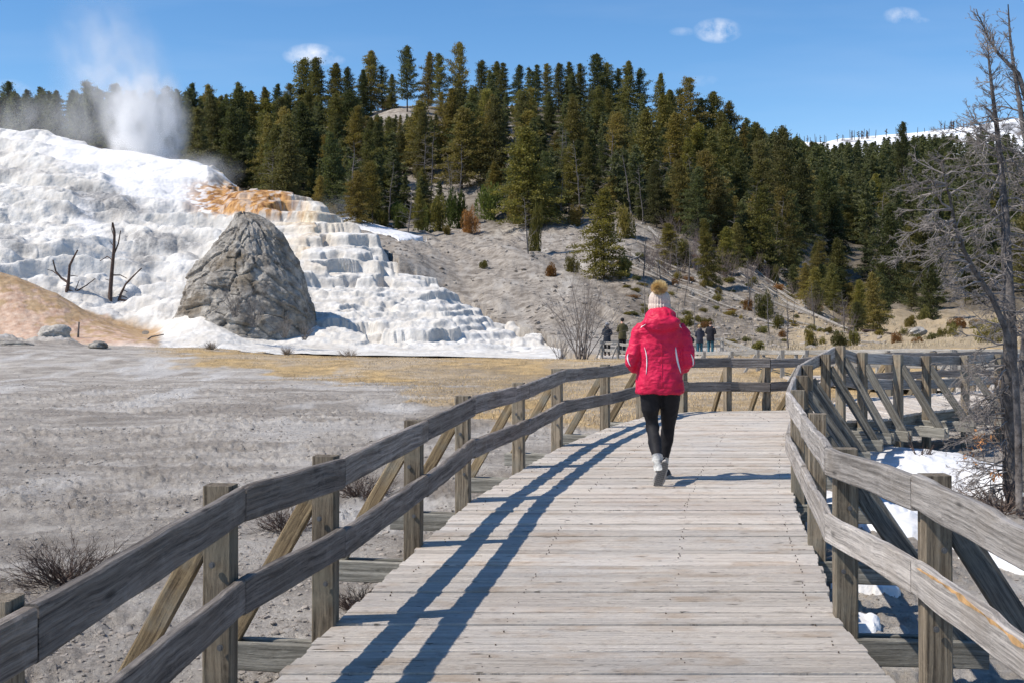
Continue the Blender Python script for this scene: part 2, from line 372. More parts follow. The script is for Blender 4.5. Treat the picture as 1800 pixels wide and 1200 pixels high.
# dry tan grass on the flat between boardwalk and terraces
front = np.interp(pxg, [200, 330, 450, 600, 760, 900, 1050, 1200, 1500], [606, 612, 640, 675, 705, 725, 760, 800, 900])
tan = sstep(14, -10, pyg+wob*110+wob2*60+fbm(X*1.7, Yg*1.2, 46, 3)*40-front)*(.55+.45*sstep(-.1, .1, fbm(X*.45, Yg*.3, 47, 4)))*sstep(46.5, 45.5, YU)*sstep(180, 330, pxg+wob*120)*(YU > 3)
brn = sstep(-.12, .1, fbm(X*.25, Yg*.22, 48, 4))*sstep(520, 640, pxg)*sstep(690, 720, pyg)*(1-tan)*(YU > 6)*.55
tan = np.where(pxg > 1380, sstep(19, 24, YU+wob*6)*sstep(46.5, 45.5, YU), tan)
tan = np.clip(tan, 0, 1)
tan2 = ((YU > 45) & (pxg > 1330)).astype(float)*sstep(1300, 1420, pxg+wob*60)*(1-sstep(100, 130, YU))   # tan valley floor, right
dark = sstep(0.02, .2, wob2)*tan*.8
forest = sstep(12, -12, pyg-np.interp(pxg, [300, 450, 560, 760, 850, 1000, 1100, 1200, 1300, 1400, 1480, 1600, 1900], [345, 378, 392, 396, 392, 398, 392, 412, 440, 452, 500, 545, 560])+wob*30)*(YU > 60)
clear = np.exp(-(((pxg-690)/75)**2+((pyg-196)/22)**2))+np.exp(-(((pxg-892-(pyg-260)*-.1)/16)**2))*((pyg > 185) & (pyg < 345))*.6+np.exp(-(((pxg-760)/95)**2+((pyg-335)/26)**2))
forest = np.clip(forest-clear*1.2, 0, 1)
debris = np.clip(sstep(-.15, .15, (pxg-1120)/400-(560-pyg)/260+.45+wob*.5)*(YU > 50)*sstep(1000, 1120, pxg)*(1-tan2)*.9, 0, 1)
slope = sstep(46, 54, YU)*.95
light = sstep(.08, .24, fbm(X*.8+3, Yg*.25, 60, 5))*(1-tan)
nr = len(rr); nt = len(th)
idx = np.arange(nr*nt).reshape(nr, nt)
fa = np.stack([idx[:-1, :-1], idx[:-1, 1:], idx[1:, 1:], idx[1:, :-1]], -1).reshape(-1, 4)
m = M("ground_material", .95, .12)
oc = m.coord("Object")
n1 = m.noise(oc, 1.1, 8, .68); n2 = m.noise(oc, 14, 5, .7); n3 = m.noise(m.coord("Object", (.35, 1.6, 1)), 2.2, 7, .65)
c = m.mix(m.ramp(n1, .36, .64), (.34, .30, .255), (.58, .535, .475))
mac = m.noise(m.coord("Object", (.22, .5, 1)), 1.0, 6, .62, 1.0)
c = m.mix(m.math('MULTIPLY', m.ramp(mac, .50, .60), .7), c, (.27, .235, .20))
c = m.mix(m.math('MULTIPLY', m.ramp(mac, .46, .36), .45), c, (.64, .615, .58))
c = m.mix(m.math('MULTIPLY', m.ramp(n3, .5, .7), .6), c, (.27, .24, .215))
c = m.mix(m.math('MULTIPLY', m.ramp(n2, .5, .72), .45), c, (.56, .54, .515))
c = m.mix(m.math('MULTIPLY', m.attr("light"), .6), c, (.66, .64, .61))
c = m.mix(m.math('MULTIPLY', m.ramp(m.noise(oc, 5, 6, .75), .58, .70), .5), c, (.19, .17, .155))
tg = m.mix(m.ramp(m.noise(oc, 1.3, 7, .7), .36, .64), (.33, .235, .125), (.70, .49, .23))
c = m.mix(m.math('MULTIPLY', m.attr("tan"), .92), c, tg)
c = m.mix(m.math('MULTIPLY', m.attr("dark"), .65), c, (.25, .205, .155))
sl_c = m.mix(m.ramp(n1, .38, .62), (.18, .155, .13), (.40, .36, .31))
sl_c = m.mix(m.math('MULTIPLY', m.ramp(m.noise(m.coord('Object', (.5, .12, .5), rot=(0, 0, .5)), 1.0, 6, .65), .52, .62), .5), sl_c, (.50, .475, .435))
c = m.mix(m.attr('slope'), c, sl_c)
c = m.mix(m.attr("tan2"), c, m.mix(m.ramp(n1, .35, .65), (.34, .265, .17), (.47, .38, .255)))
db = m.mix(m.ramp(n1, .4, .6), (.13, .105, .08), (.32, .27, .215))
c = m.mix(m.math('MULTIPLY', m.attr("debris"), .8), c, db)
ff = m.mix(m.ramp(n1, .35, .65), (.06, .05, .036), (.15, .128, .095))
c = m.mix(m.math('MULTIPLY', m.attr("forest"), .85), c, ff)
m.color(c)
crk = m.math('MULTIPLY', m.noise(oc, 22, 6, .75), 1.0)
b1 = m.bump(m.noise(oc, 3.5, 6, .7), .14, .8)
b2 = m.bump(crk, .05, 1.0, b1)
ground_mat = m.m
g = mesh_np("ground", np.stack([X, Yg, ZG], -1).reshape(-1, 3), fa[:, ::-1], ground_mat, attrs=dict(tan=tan.ravel(), tan2=tan2.ravel(), dark=np.clip(dark+brn, 0, 1).ravel(), forest=forest.ravel(), debris=debris.ravel(), light=(light*(1-slope)).ravel(), slope=slope.ravel()))
tag(g, "pale grey crusty travertine flat rising into bare slopes and the hill", kind="structure")

def grid(px0, px1, y0, y1, nx, ny):
    p, y = np.meshgrid(np.linspace(px0, px1, nx), np.linspace(y0, y1, ny)); return p, y
def gfaces(nx, ny, flip=True):
    i = np.arange(nx*ny).reshape(ny, nx); f = np.stack([i[:-1, :-1], i[:-1, 1:], i[1:, 1:], i[1:, :-1]], -1).reshape(-1, 4)
    return f
# ------------------------------------------------------------------ white travertine hill (bulbous, left) and stepped terraces (right)
nx, ny = 860, 760
P, Yt = grid(-470, 1028, 43, 119, nx, 1)
yrow = np.concatenate([np.linspace(43, 98, ny-30, endpoint=False), np.linspace(98, 119, 30)])
P, YT = np.meshgrid(np.linspace(-470, 1028, nx), yrow)
XT = (P-900)/1500*YT; YW = YT*K
ZM = mound_z(P, YT)
w1 = fbm(XT*.22, YW*.22, 101, 4); w2 = fbm(XT*.9, YW*.9, 107, 3)
right = sstep(395, 450, P+w1*90)                     # 0 = bulbous hill, 1 = stepped terraces
# bulbous: smooth ledges with scalloped fronts
def stairs(z, h, warp, sharp):
    s = z/h+warp; f = s-np.floor(s); st = np.floor(s)+sstep(.5-.5*sharp, .5+.5*sharp, f) ; return (st-s)*h
d1, s1, i1 = worley(XT*.75+w1*1.3, YW*.42, 5); d2, s2, i2 = worley(XT*1.9+w2, YW*1.2, 8); d3, s3, i3 = worley(XT*4.2, YW*2.8, 28)
dome = lambda d: np.sqrt(np.clip(1-d*d*1.25, 0, 1))
calm = sstep(.0, .14, fbm((XT*.8+YW*.35)*.13+9, (YW*.6-XT*.3)*.05, 121, 3))             # smooth snow-white chutes
wl_ = fbm(XT*.10, YW*.16, 161, 4); dl, sl_, il = worley(XT*.34+w1*1.6, YW*.24, 63)
zb = ZM+stairs(ZM+wl_*5, 2.3, 0, .36)*.9*(1-.8*calm)+stairs(ZM+w1*3, .9, i1*.25, .4)*.35*(1-.85*calm)+(dome(dl)-.6)*.55*(1-.6*calm)+(dome(d1)-.6)*.30*(1-.8*calm)+(dome(d2)-.6)*.12*(1-.75*calm)+(dome(d3)-.6)*.03+w1*.8
# stepped: block terraces whose height is quantised cell by cell
db1, sb1, ib1 = worley(XT*.30+w1*1.2, YW*.30+3, 13); db2, sb2, ib2 = worley(XT*.8, YW*.7, 17); db3, sb3, ib3 = worley(XT*2.6, YW*2.2, 19)
big = sstep(56, 66, YT)                                           # upper steps are taller
h1 = 1.2*big+.40*(1-big)
zc = ZM+(ib1-.5)*1.5*big+(ib1-.5)*1.1*(1-big)+w2*.16+(ib2-.5)*.3*big
q = (zc+stairs(zc, 1.2, 0, .13))*big+(zc+stairs(zc, .46, 0, .22))*(1-big)
q = q+.16*(ib2-.5)+(dome(db1)-.7)*.22+fbm(XT*.35, YW*.2, 171, 3)*.5
q = np.where(q-ZM > .55, ZM+.55, q); q = np.where(q-ZM < -1.0, ZM-1.0, q)
low = sstep(47.5, 52, YT)
zs = ZM+(q-ZM)*low*np.interp(P, [400, 900, 985], [.95, .8, .35])+w2*.10
ZT = zb*(1-right)+zs*right
kx = np.array([0, 1, 2, 1, 0])/4.
def opened(Z, k):
    e = np.min([np.roll(Z, o_, 1) for o_ in range(-k, k+1)], 0); return np.max([np.roll(e, o_, 1) for o_ in range(-k, k+1)], 0)
ZT = ZT*(1-right)+right*opened(ZT, 4)
ZT = ZT*(1-right)+right*sum(w_*np.roll(ZT, o_, 1) for w_, o_ in zip(kx, (-2, -1, 0, 1, 2)))
ZT = ZT+right*((fbm(XT*1.6, YW*1.1, 181, 5)*.42+(dome(db3)-.6)*.09)*(1-.65*big)+fbm(XT*.9, YW*.5, 183, 4)*.25*big)*low
toe = sstep(43, 47.5, YT); ZT = mound_z(P, YT)*(1-toe)+ZT*toe
# smooth apron of fresh white deposit at the foot of the cone
apr = sstep(560, 520, P)*sstep(57, 50, YT)
ZT = ZT*(1-apr*.85)+(ZM+w1*.5+fbm(XT*.5, YW*.3, 131, 4)*.5+(dome(d3)-.6)*.05)*apr*.85
# orange-pink slope bulging forward at far left
ow = np.interp(P, [-470, 0, 120, 240, 300], [7.4, 5.6, 3.0, .5, 0])
orb = ow*np.exp(-((YT-50.5)/4.6)**2)*.55*sstep(43, 47, YT)
pyt0 = 530+(CAMZ-ZT)/YT*1500
ZO = CAMZ-(np.interp(P, [-470, 0, 30, 100, 150, 200, 250, 300], [430, 478, 485, 515, 548, 572, 590, 606])-530)/1500*52
ramp_o = (sstep(43, 46.2, YT)-1)*.9+CAMZ-(600-530)/1500*45+(ZO-(CAMZ-70/1500*45))*sstep(45, 52, YT)+fbm(XT*.5+YW*.3, YW*.1, 141, 4)*.35+fbm(XT*2, YW*2, 142, 3)*.08
om = sstep(312, 250, P)*sstep(54.5, 52.5, YT)
ZT = ZT*(1-om)+ramp_o*om
ap2 = np.exp(-((P-355)/62)**2-((YT-50.2)/3.2)**2)*1.25; ZT = ZT+ap2
drop = sstep(52.5, 54.5, YT)*sstep(60, 56, YT)*sstep(300, 270, P)
pyt = 530+(CAMZ-ZT)/YT*1500
nA = fbm(XT*.6, YW*.4, 151, 5); nB = fbm(XT*2.2, YW*1.6, 152, 4)
orange = sstep(.25, .75, om+nB*.5)*sstep(44.2, 46, YT)
hot = np.exp(-(((P-430)/95)**4+((pyt-352-(P-430)*.05)/30)**4))*(YT > 66)*(YT < 90)
hot = np.clip(hot*1.5-sstep(-.06, .12, nB)*.75-.1, 0, 1)*(1-sstep(560, 600, P))
tanny = np.clip(np.exp(-(((P-545)/55)**2+((pyt-385)/45)**2))*.9+np.exp(-(((P-610)/45)**2+((pyt-470)/9)**2))*1.1+np.exp(-(((P-535)/14)**2+((pyt-450)/14)**2))*1.1+np.exp(-(((P-395)/30)**2+((pyt-305)/30)**2))*.7, 0, 1)*sstep(-.18, .12, nA)*(YT > 55)
def blob(px, py, rx, ry, rot=0.):
    a = math.cos(rot); b = math.sin(rot); u = ((P-px)*a+(pyt-py)*b)/rx; v = (-(P-px)*b+(pyt-py)*a)/ry; return np.exp(-(u*u+v*v)**1.5)
gray = blob(190, 352, 66, 19, .3)*.95+blob(285, 425, 62, 15, .12)*1.0+blob(250, 455, 22, 14)*.7+blob(30, 430, 45, 14, .55)*.45+blob(150, 375, 60, 10, .2)*.4+blob(20, 300, 60, 12)*.3
gray = np.clip(gray*(.7+sstep(-.15, .12, nB)*1.3), 0, 1)*(YT > 53)
gray = gray+np.clip(sstep(.09, .25, nB)*.28*right*(YT < 62), 0, 1)+sstep(.12, .26, nA)*.18*(1-right)*(YT > 60)
pink = np.clip(sstep(-.1, .12, nB+ (pyt-505-(P*.45))*.006), 0, 1)
m = M("travertine_material", .75, .3)
oc = m.coord("Object"); nrm = m.noise(oc, .8, 7, .6); fn = m.noise(oc, 6, 5, .7)
c = m.mix(m.ramp(nrm, .35, .68), (.56, .525, .47), (.75, .735, .70))
c = m.mix(m.math('MULTIPLY', m.ramp(m.noise(oc, 2.3, 6, .7), .54, .70), .35), c, (.60, .56, .50))
fw = m.noise(m.coord('Object', (1.1, .16, .3), rot=(0, 0, .35)), 1.0, 6, .65)
c = m.mix(m.math('MULTIPLY', m.ramp(fw, .54, .66), .35), c, (.45, .425, .39))
c = m.mix(m.attr("calm"), c, (.80, .79, .78))
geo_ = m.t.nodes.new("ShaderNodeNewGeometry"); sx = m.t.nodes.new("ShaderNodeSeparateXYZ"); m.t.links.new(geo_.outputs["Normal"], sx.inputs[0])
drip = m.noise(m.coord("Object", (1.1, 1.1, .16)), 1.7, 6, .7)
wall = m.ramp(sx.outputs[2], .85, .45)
c = m.mix(m.math('MULTIPLY', m.math('MULTIPLY', wall, m.math('MULTIPLY_ADD', m.attr("right"), .6, .4)), m.ramp(drip, .3, .62, .25, .85)), c, (.47, .44, .40))  # steep faces tinted greyer, shade painted in by slope for contrast
c = m.mix(m.math('MULTIPLY', m.attr("gray"), .9), c, m.mix(m.ramp(fn, .35, .65), (.16, .155, .15), (.36, .35, .335)))
tn = m.mix(m.ramp(drip, .4, .62), (.42, .27, .12), (.78, .68, .5))
c = m.mix(m.attr("tanny"), c, tn)
ht = m.mix(m.ramp(m.noise(m.coord("Object", (1, 1, .5)), 1.5, 6, .65), .38, .62), (.17, .065, .018), (.56, .31, .11))
c = m.mix(m.attr("hot"), c, ht)
og = m.mix(m.ramp(m.noise(oc, 1.2, 6, .7), .35, .65), (.36, .225, .11), (.50, .36, .215))
pk = m.mix(m.ramp(m.noise(oc, 2.2, 6, .7), .35, .65), (.44, .27, .18), (.62, .47, .36))
c = m.mix(m.attr("orange"), c, m.mix(m.attr("pink"), og, pk))
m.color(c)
b1 = m.bump(m.noise(oc, 1.7, 7, .66), .13, .7)
b2 = m.bump(m.voro(oc, 3.0, 'SMOOTH_F1'), .09, .6, b1)
b3 = m.bump(drip, .07, .5, b2)
trav_mat = m.m
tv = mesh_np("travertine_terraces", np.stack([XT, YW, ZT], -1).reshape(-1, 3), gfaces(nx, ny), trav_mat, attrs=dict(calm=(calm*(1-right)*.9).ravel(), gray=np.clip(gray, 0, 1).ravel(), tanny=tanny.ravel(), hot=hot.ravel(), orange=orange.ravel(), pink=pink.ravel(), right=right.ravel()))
tag(tv, "white travertine terraces stepping down the hillside with orange patches", kind="structure")
def trav_z(px, yu):
    i = int(round((px+470)/1498*(nx-1))); j = int(np.searchsorted(yrow, yu)); return float(ZT[min(j, len(yrow)-1), i])
def trav_hit(px, py, ymin=50):
    i = int(round((px+470)/1498*(nx-1))); rows = 530+(CAMZ-ZT[:, i])/yrow*1500
    k = np.where((rows <= py) & (yrow >= ymin))[0]; j = k[0] if len(k) else len(yrow)//2
    return float(yrow[j]), float(ZT[j, i])

# ------------------------------------------------------------------ rocks
rock_m = M("rock_material", .92, .15)
oc = rock_m.coord("Object"); a = rock_m.noise(oc, 1.5, 9, .74); b = rock_m.noise(rock_m.coord("Object", (1, 1, 2.4)), 4.5, 8, .78)
c = rock_m.mix(rock_m.ramp(a, .36, .62), (.15, .135, .12), (.58, .54, .48))
c = rock_m.mix(rock_m.math('MULTIPLY', rock_m.ramp(b, .52, .68), .75), c, (.48, .455, .405))
c = rock_m.mix(rock_m.math('MULTIPLY', rock_m.ramp(rock_m.noise(oc, .45, 4), .53, .64), .7), c, (.22, .175, .12))
rock_m.color(c)
rock_m.bump(b, .22, .9)
rock_mat = rock_m.m
def cone_rock():
    o = at(441, 592, 52); nth, nt_ = 320, 260
    t = np.linspace(0, 1, nt_)[:, None]; a = np.linspace(0, 2*np.pi, nth, endpoint=False)[None, :]; k = 52/1500
    rows = [610, 592, 560, 520, 490, 460, 430, 400, 385, 376, 371]; le = [292, 296, 306, 316, 326, 346, 375, 400, 408, 413, 423]; ri = [568, 564, 558, 548, 535, 520, 504, 488, 472, 456, 437]
    zz = np.array([(592-r_)*k for r_ in rows]); zt = zz[0]+(zz[-1]-zz[0])*t
    L_ = (441-np.interp(zt, zz, le))*k; R_ = (np.interp(zt, zz, ri)-441)*k; cx = (R_-L_)/2; rad = (R_+L_)/2
    ca, sa = np.cos(a), np.sin(a); ux = ca*2.1+7; uy = sa*2.1+3
    n = fbm(ux+t*2.2, uy+t*2.6, 201, 5); n2 = fbm(ux*3+t*9, uy*3-t*8, 203, 4); rg = 1-np.abs(fbm(ux*1.6+t*4, uy*1.6+t*5.5, 205, 4))*5
    w, w2_, iw = worley(ux*1.5+n*2, uy*1.5+t*9, 207); wv, _, iv = worley(ux*3.6+n*2, uy*3.6+t*20, 208)
    lay = ((t*26+n*7+ux*.6) % 1); lay = np.clip(lay*3, 0, 1)*(1-lay)
    d = n*1.25+n2*.6+fbm(ux*9, uy*9+t*26, 209, 3)*.16+np.clip(rg, -1, 1)*.16+(iw-.5)*.24-np.clip(.10-(w2_-w), 0, .1)*2.2+(iv-.5)*.13+lay*.08*sstep(.02, -.1, n)
    r = np.maximum(rad+(d*.62-.16)*np.clip(rad/2.0, 0, 1), .01)
    x = cx+r*ca; y = r*sa*1.05; z = zt+n*.3+(iw-.5)*.15-.1
    V = np.stack([x, y, z+0*x], -1).reshape(-1, 3); i = np.arange(nth*nt_).reshape(nt_, nth); j = np.roll(i, -1, 1)
    f = np.stack([i[:-1], j[:-1], j[1:], i[1:]], -1).reshape(-1, 4)
    ob = mesh_np("rock_cone", V, f, rock_mat, attrs={}); ob.location = o
    tag(ob, "tall grey cone-shaped dormant spring rock standing against the white terraces", "rock")
cone_rock()
def boulder(p, s, seed, label, sq=(1, 1, .7), mat=None):
    bm = bmesh.new(); bmesh.ops.create_icosphere(bm, subdivisions=4, radius=1)
    co = np.array([v.co[:] for v in bm.verts]); n = fbm(co[:, 0]*1.4+seed*3.1+co[:, 2], co[:, 1]*1.4-co[:, 2]*1.3, 300+seed, 4)
    w, _, iw = worley(co[:, 0]*1.2+seed, co[:, 1]*1.2+co[:, 2]*.9, 310+seed)
    for v, k, kk in zip(bm.verts, n, iw):
        v.co = v.co*(1+k*.75+(kk-.5)*.22); v.co.x *= sq[0]*s; v.co.y *= sq[1]*s; v.co.z *= sq[2]*s
    me = bpy.data.meshes.new("boulder"); bm.to_mesh(me); bm.free(); me.materials.append(mat or rock_mat)
    for q_ in me.polygons: q_.use_smooth = True
    o = link(bpy.data.objects.new("boulder", me)); o.location = p; o.rotation_euler[2] = seed
    return tag(o, label, "rock")
boulder(at(98, 586, 43.5), .72, 1, "pale rounded boulder at the foot of the orange slope", (1.15, 1, .62), simple("pale_rock", (.40, .37, .33), .9, .35, 6, bump=.05))
boulder(at(172, 607, 39.5), .42, 2, "dark low rock on the flat just in front of the pale boulder", (1.6, 1, .45))
boulder(at(18, 606, 40), .50, 3, "dark flat rock at the left edge of the grey flat", (1.9, 1, .4))
boulder(at(1612, 583, 68), .62, 4, "grey boulder lying on the tan meadow below the forest", (1.6, 1, .6))

# ------------------------------------------------------------------ snow
snow = M("snow_material", .6, .3); oc = snow.coord("Object")
snow.color(snow.mix(snow.ramp(snow.noise(oc, 1.5, 6, .7), .45, .75), (.78, .79, .81), (.50, .475, .44)))
snow.bump(snow.noise(oc, 5, 6, .6), .04, .8)
def snow_patch(px0, px1, y0, y1, fmask, thick, label, n=(160, 120)):
    P_, Y_ = grid(px0, px1, y0, y1, *n); x = (P_-900)/1500*Y_; gzv = ground_z(x, Y_)
    g0 = ground_base(x, Y_)+0*x; mk = fmask(P_, Y_, x)+fbm(x*.9, Y_*1.2, 400, 4)*.7
    z = np.where(mk > 0, np.maximum(g0, gzv)+thick*np.sqrt(np.clip(mk, 0, 1))+.02, gzv-.25)
    z = np.where(mk > 0, z, gzv-.12-.3*np.clip(-mk, 0, 1))
    o = mesh_np("snow_patch", np.stack([x, Y_*K, z], -1).reshape(-1, 3), gfaces(*n), snow.m)
    tag(o, label, "snow patch")
def ell(items):
    def f(P_, Y_, x):
        r = np.full(P_.shape, -1.)
        for (a_, b_, ra, rb, rot) in items:
            u = x-a_; v = Y_-b_; c_, s_ = math.cos(rot), math.sin(rot)
            r = np.maximum(r, 1-np.hypot((u*c_+v*s_)/ra, (-u*s_+v*c_)/rb)**2)
        return r
    return f
snow_patch(1400, 2150, 7.4, 15.5, ell([(5.2, 11.1, 1.05, 1.2, -.2), (5.9, 10.3, .75, .65, -.5), (4.6, 12.2, .8, .9, 0), (6.6, 9.9, .8, .35, -.5), (7.6, 9.6, .9, .35, -.3)]), .20, "long white snow drift under the far braces beside the curving boardwalk")
snow_patch(1440, 2150, 5.4, 10.4, ell([(3.75, 8.5, .75, .85, -.3), (4.25, 7.9, .7, .55, -.5), (4.5, 7.0, .8, .28, -.35), (5.0, 6.5, .5, .25, -.4)]), .14, "white snow bank behind the near right railing with rail shadows on it")
snow_patch(1460, 1640, 4.6, 7.0, ell([(2.50, 6.15, .30, .16, -.2), (2.15, 5.35, .16, .16, -.3)]), .05, "small leftover snow scrap close to the deck edge", (80, 70))
def sfmask(P_, Y_, x):
    z = ground_base(x, Y_); row = 530+(CAMZ-z)/Y_*1500
    mid = np.interp(P_, [540, 600, 650, 700, 740], [368, 385, 402, 415, 421]); hw = np.interp(P_, [540, 560, 640, 700, 735, 745], [0, 5, 9, 8, 3, 0])
    return 1-((row-mid)/np.maximum(hw, .1))**2
snow_patch(535, 750, 78, 118, sfmask, .3, "thin streak of snow beside the top of the stepped terraces", (160, 200))
def sgmask(P_, Y_, x):
    z = ground_base(x, Y_); row = 530+(CAMZ-z)/Y_*1500
    return .55-np.minimum(np.hypot((P_-1395)/16, (row-452)/7), np.minimum(np.hypot((P_-1345)/14, (row-462)/6), np.hypot((P_-1432)/12, (row-500)/6)))
snow_patch(1310, 1460, 85, 160, sgmask, .25, "broken snow patches between fallen logs on the shaded gully slope", (120, 160))
# far snowy ridge
nxr, nyr = 400, 40
P_, Tt = np.meshgrid(np.linspace(900, 2100, nxr), np.linspace(0, 1, nyr))
crest = np.interp(P_, [900, 1280, 1345, 1400, 1450, 1480, 1560, 1650, 1720, 1800, 2100], [300, 275, 238, 246, 250, 243, 236, 226, 218, 204, 180])
rowr = np.where(Tt < .7, 420+(crest-420)*(Tt/.7), crest+(Tt-.7)/.3*60)+fbm(P_*.02, Tt*6, 500, 4)*7*(Tt > 0.1)
YR = 1000+Tt*500
zr = CAMZ-(rowr-530)/1500*YR
ms = M("ridge_material", .8, .2); oc = ms.coord("Object")
ms.color(ms.mix(ms.ramp(ms.noise(oc, .02, 6, .65), .50, .62), (.82, .84, .87), (.20, .20, .21)))
rg = mesh_np("mountain_ridge", np.stack([(P_-900)/1500*YR, YR*K, zr], -1).reshape(-1, 3), gfaces(nxr, nyr), ms.m)
tag(rg, "distant snow covered mountain ridge", kind="structure")
# ------------------------------------------------------------------ boardwalk
rng = random.Random(7)
def board(name, p0, p1, w, t, mat, parent, up=Vector((0, 0, 1)), seed=0, wav=.004, nseg=None, chips=0.0):
    """A sawn board from p0 to p1: w along `up`, t across; grain runs along its own X."""
    p0 = Vector(p0); p1 = Vector(p1); d = p1-p0; L = d.length; ex = d.normalized(); ey = Vector(up).cross(ex).normalized(); ez = ex.cross(ey)
    n = nseg or max(2, int(L/.09)); r = random.Random(seed*7919+int(L*1000)); ch = min(.007, t*.18); v = []
    ph = r.uniform(0, 99)
    for i in range(n+1):
        x = -L/2+L*i/n
        a = float(vnoise(x*3.1+ph, ph, 1)-.5)*2*wav; b = float(vnoise(x*3.7-ph, ph+9, 2)-.5)*2*wav; c_ = float(vnoise(x*1.7-ph, ph+4, 2)-.5)*wav
        if chips and vnoise(x*5+ph, ph*2, 5) > 1-chips: a -= .014
        a += float(vnoise(x*19+ph, 3., 7)-.5)*wav*.7
        hw, ht = w/2, t/2
        prof = [(-ht, -hw+ch+b), (-ht+ch, -hw+b), (ht-ch, -hw+b), (ht, -hw+ch+b), (ht, hw-ch+a), (ht-ch, hw+a), (-ht+ch, hw+a), (-ht, hw-ch+a)]
        e = (.004*r.uniform(-1, 1)) if i in (0, n) else 0
        for (yy, zz) in prof: v.append((x+e, yy+c_, zz))
    f = []
    for i in range(n):
        for k in range(8): k2 = (k+1) % 8; f.append((i*8+k, (i+1)*8+k, (i+1)*8+k2, i*8+k2))
    f.append(tuple(range(8))); f.append(tuple(n*8+7-k for k in range(8)))
    o = mesh_py(name, v, f, mat, parent)
    mw = Matrix((ex, ey, ez)).transposed().to_4x4(); mw.translation = (p0+p1)/2
    o.matrix_world = mw
    return o
def W3(x, yu, z): return Vector((x, yu*K, z))
def zdeck(x): return 0.0 if x < 5.6 else -.055*(x-5.6)
bw = empty("boardwalk", (0, 0, 0))
tag(bw, "weathered plank boardwalk curving away to the right under the walking woman", "boardwalk")
LE = [(-6, -1.55), (-2, -1.38), (2, -1.21), (3.35, -1.06), (4.29, -.872), (5.62, -.6), (6.86, -.334), (8.22, .12), (9.52, .57), (10.9, 1.24), (11.94, 1.87), (12.4, 2.55), (12.66, 4.3)]
RE = [(-6, 1.60), (3, 1.60), (4.34, 1.64), (4.99, 1.83), (5.65, 1.98), (6.84, 2.26), (8.89, 2.92), (10.3, 3.42), (11.0, 3.84), (11.4, 4.30), (13, 4.301)]
def planks():
    v = []; f = []; gu_ = []; gv_ = []; gr_ = []; r = random.Random(3)
    def plank(a0, a1, b0, b1, z0, z1):
        """a0->b0 front edge, a1->b1 back edge (2-D points)"""
        n = 14; base = len(v); rn = r.random(); L = (Vector(b0)-Vector(a0)).length; o = r.uniform(0, 50); dz = r.uniform(-.005, .005); th = .038; ch = .004
        for i in range(n+1):
            t = i/n; p = Vector(a0).lerp(Vector(b0), t); q = Vector(a1).lerp(Vector(b1), t); z = z0*(1-t)+z1*t+dz
            d = (q-p).normalized(); wd = (q-p).length
            j0 = float(vnoise(t*L*4+o, rn*90, 3)-.5)*.009; j1 = float(vnoise(t*L*4+o, rn*90+40, 4)-.5)*.009
            cup = float(vnoise(t*L*.8+o, rn*9, 5)-.5)*.004
            for k, (s, zz) in enumerate(((j0, -th), (j0, -ch), (j0+ch, 0), (wd/2, -cup*.5), (wd-ch+j1, 0), (wd+j1, -ch), (wd+j1, -th))):
                w_ = p+d*s; v.append((w_.x, w_.y, z+zz)); gu_.append(t*L+o); gv_.append(s+rn*11); gr_.append(rn)
        m_ = 7
        for i in range(n):
            for k in range(m_):
                k2 = (k+1) % m_; f.append((base+i*m_+k, base+(i+1)*m_+k, base+(i+1)*m_+k2, base+i*m_+k2))
        f.append(tuple(base+k for k in range(m_))); f.append(tuple(base+n*m_+m_-1-k for k in range(m_)))
    y = -6*K; pitch = .112
    ly = [a[0]*K for a in LE]; lx = [a[1] for a in LE]; ry = [a[0]*K for a in RE]; rx = [a[1] for a in RE]
    while y < 12.62*K:
        g = r.uniform(.006, .013); y2 = y+pitch-g
        if y < 3 or True:
            j = r.uniform(-.012, .012); j2 = r.uniform(-.012, .012)
            l0 = np.interp(y, ly, lx); l1 = np.interp(y2, ly, lx); r0 = np.interp(y, ry, rx); r1 = np.interp(y2, ry, rx)
            if r0-l0 > .15: plank((l0+j, y), (l1+j, y2), (r0+j2, y), (r1+j2, y2), 0, 0)
        y += pitch
    # second leg, fanning round and on to the right
    inn = [(4.31, 11.42), (4.65, 11.55), (5.3, 11.82), (6.0, 12.55), (7.1, 13.5), (8.3, 14.6), (10, 16.1), (12.5, 18.2)]
    out = [(4.31, 12.66), (4.6, 13.0), (5.6, 14.1), (6.8, 15.1), (8.2, 16.3), (9.6, 17.5), (11, 18.7), (13, 20.4)]
    def samp(L, n):
        P_ = np.array([(a, b*K) for a, b in L]); s = np.concatenate([[0], np.cumsum(np.hypot(*np.diff(P_, axis=0).T))]); t = np.linspace(0, s[-1], n)
        return np.stack([np.interp(t, s, P_[:, 0]), np.interp(t, s, P_[:, 1])], -1), s[-1]
    _, Ls = samp(inn, 10); n = int(Ls/.113)+1; A, _ = samp(inn, n); B, _ = samp(out, n)
    for i in range(n-1):
        k = .93
        plank(B[i], B[i]*(1-k)+B[i+1]*k, A[i], A[i]*(1-k)+A[i+1]*k, zdeck(B[i][0]), zdeck(A[i][0]))
    me = bpy.data.meshes.new("decking"); me.from_pydata(v, [], f)
    for nm, dd in (("gu", gu_), ("gv", gv_), ("gr", gr_)):
        a = me.attributes.new(nm, 'FLOAT', 'POINT'); a.data.foreach_set("value", np.array(dd, np.float32))
    me.materials.append(deck_mat); me.update(); o = link(bpy.data.objects.new("decking", me), bw)
    return o
planks()
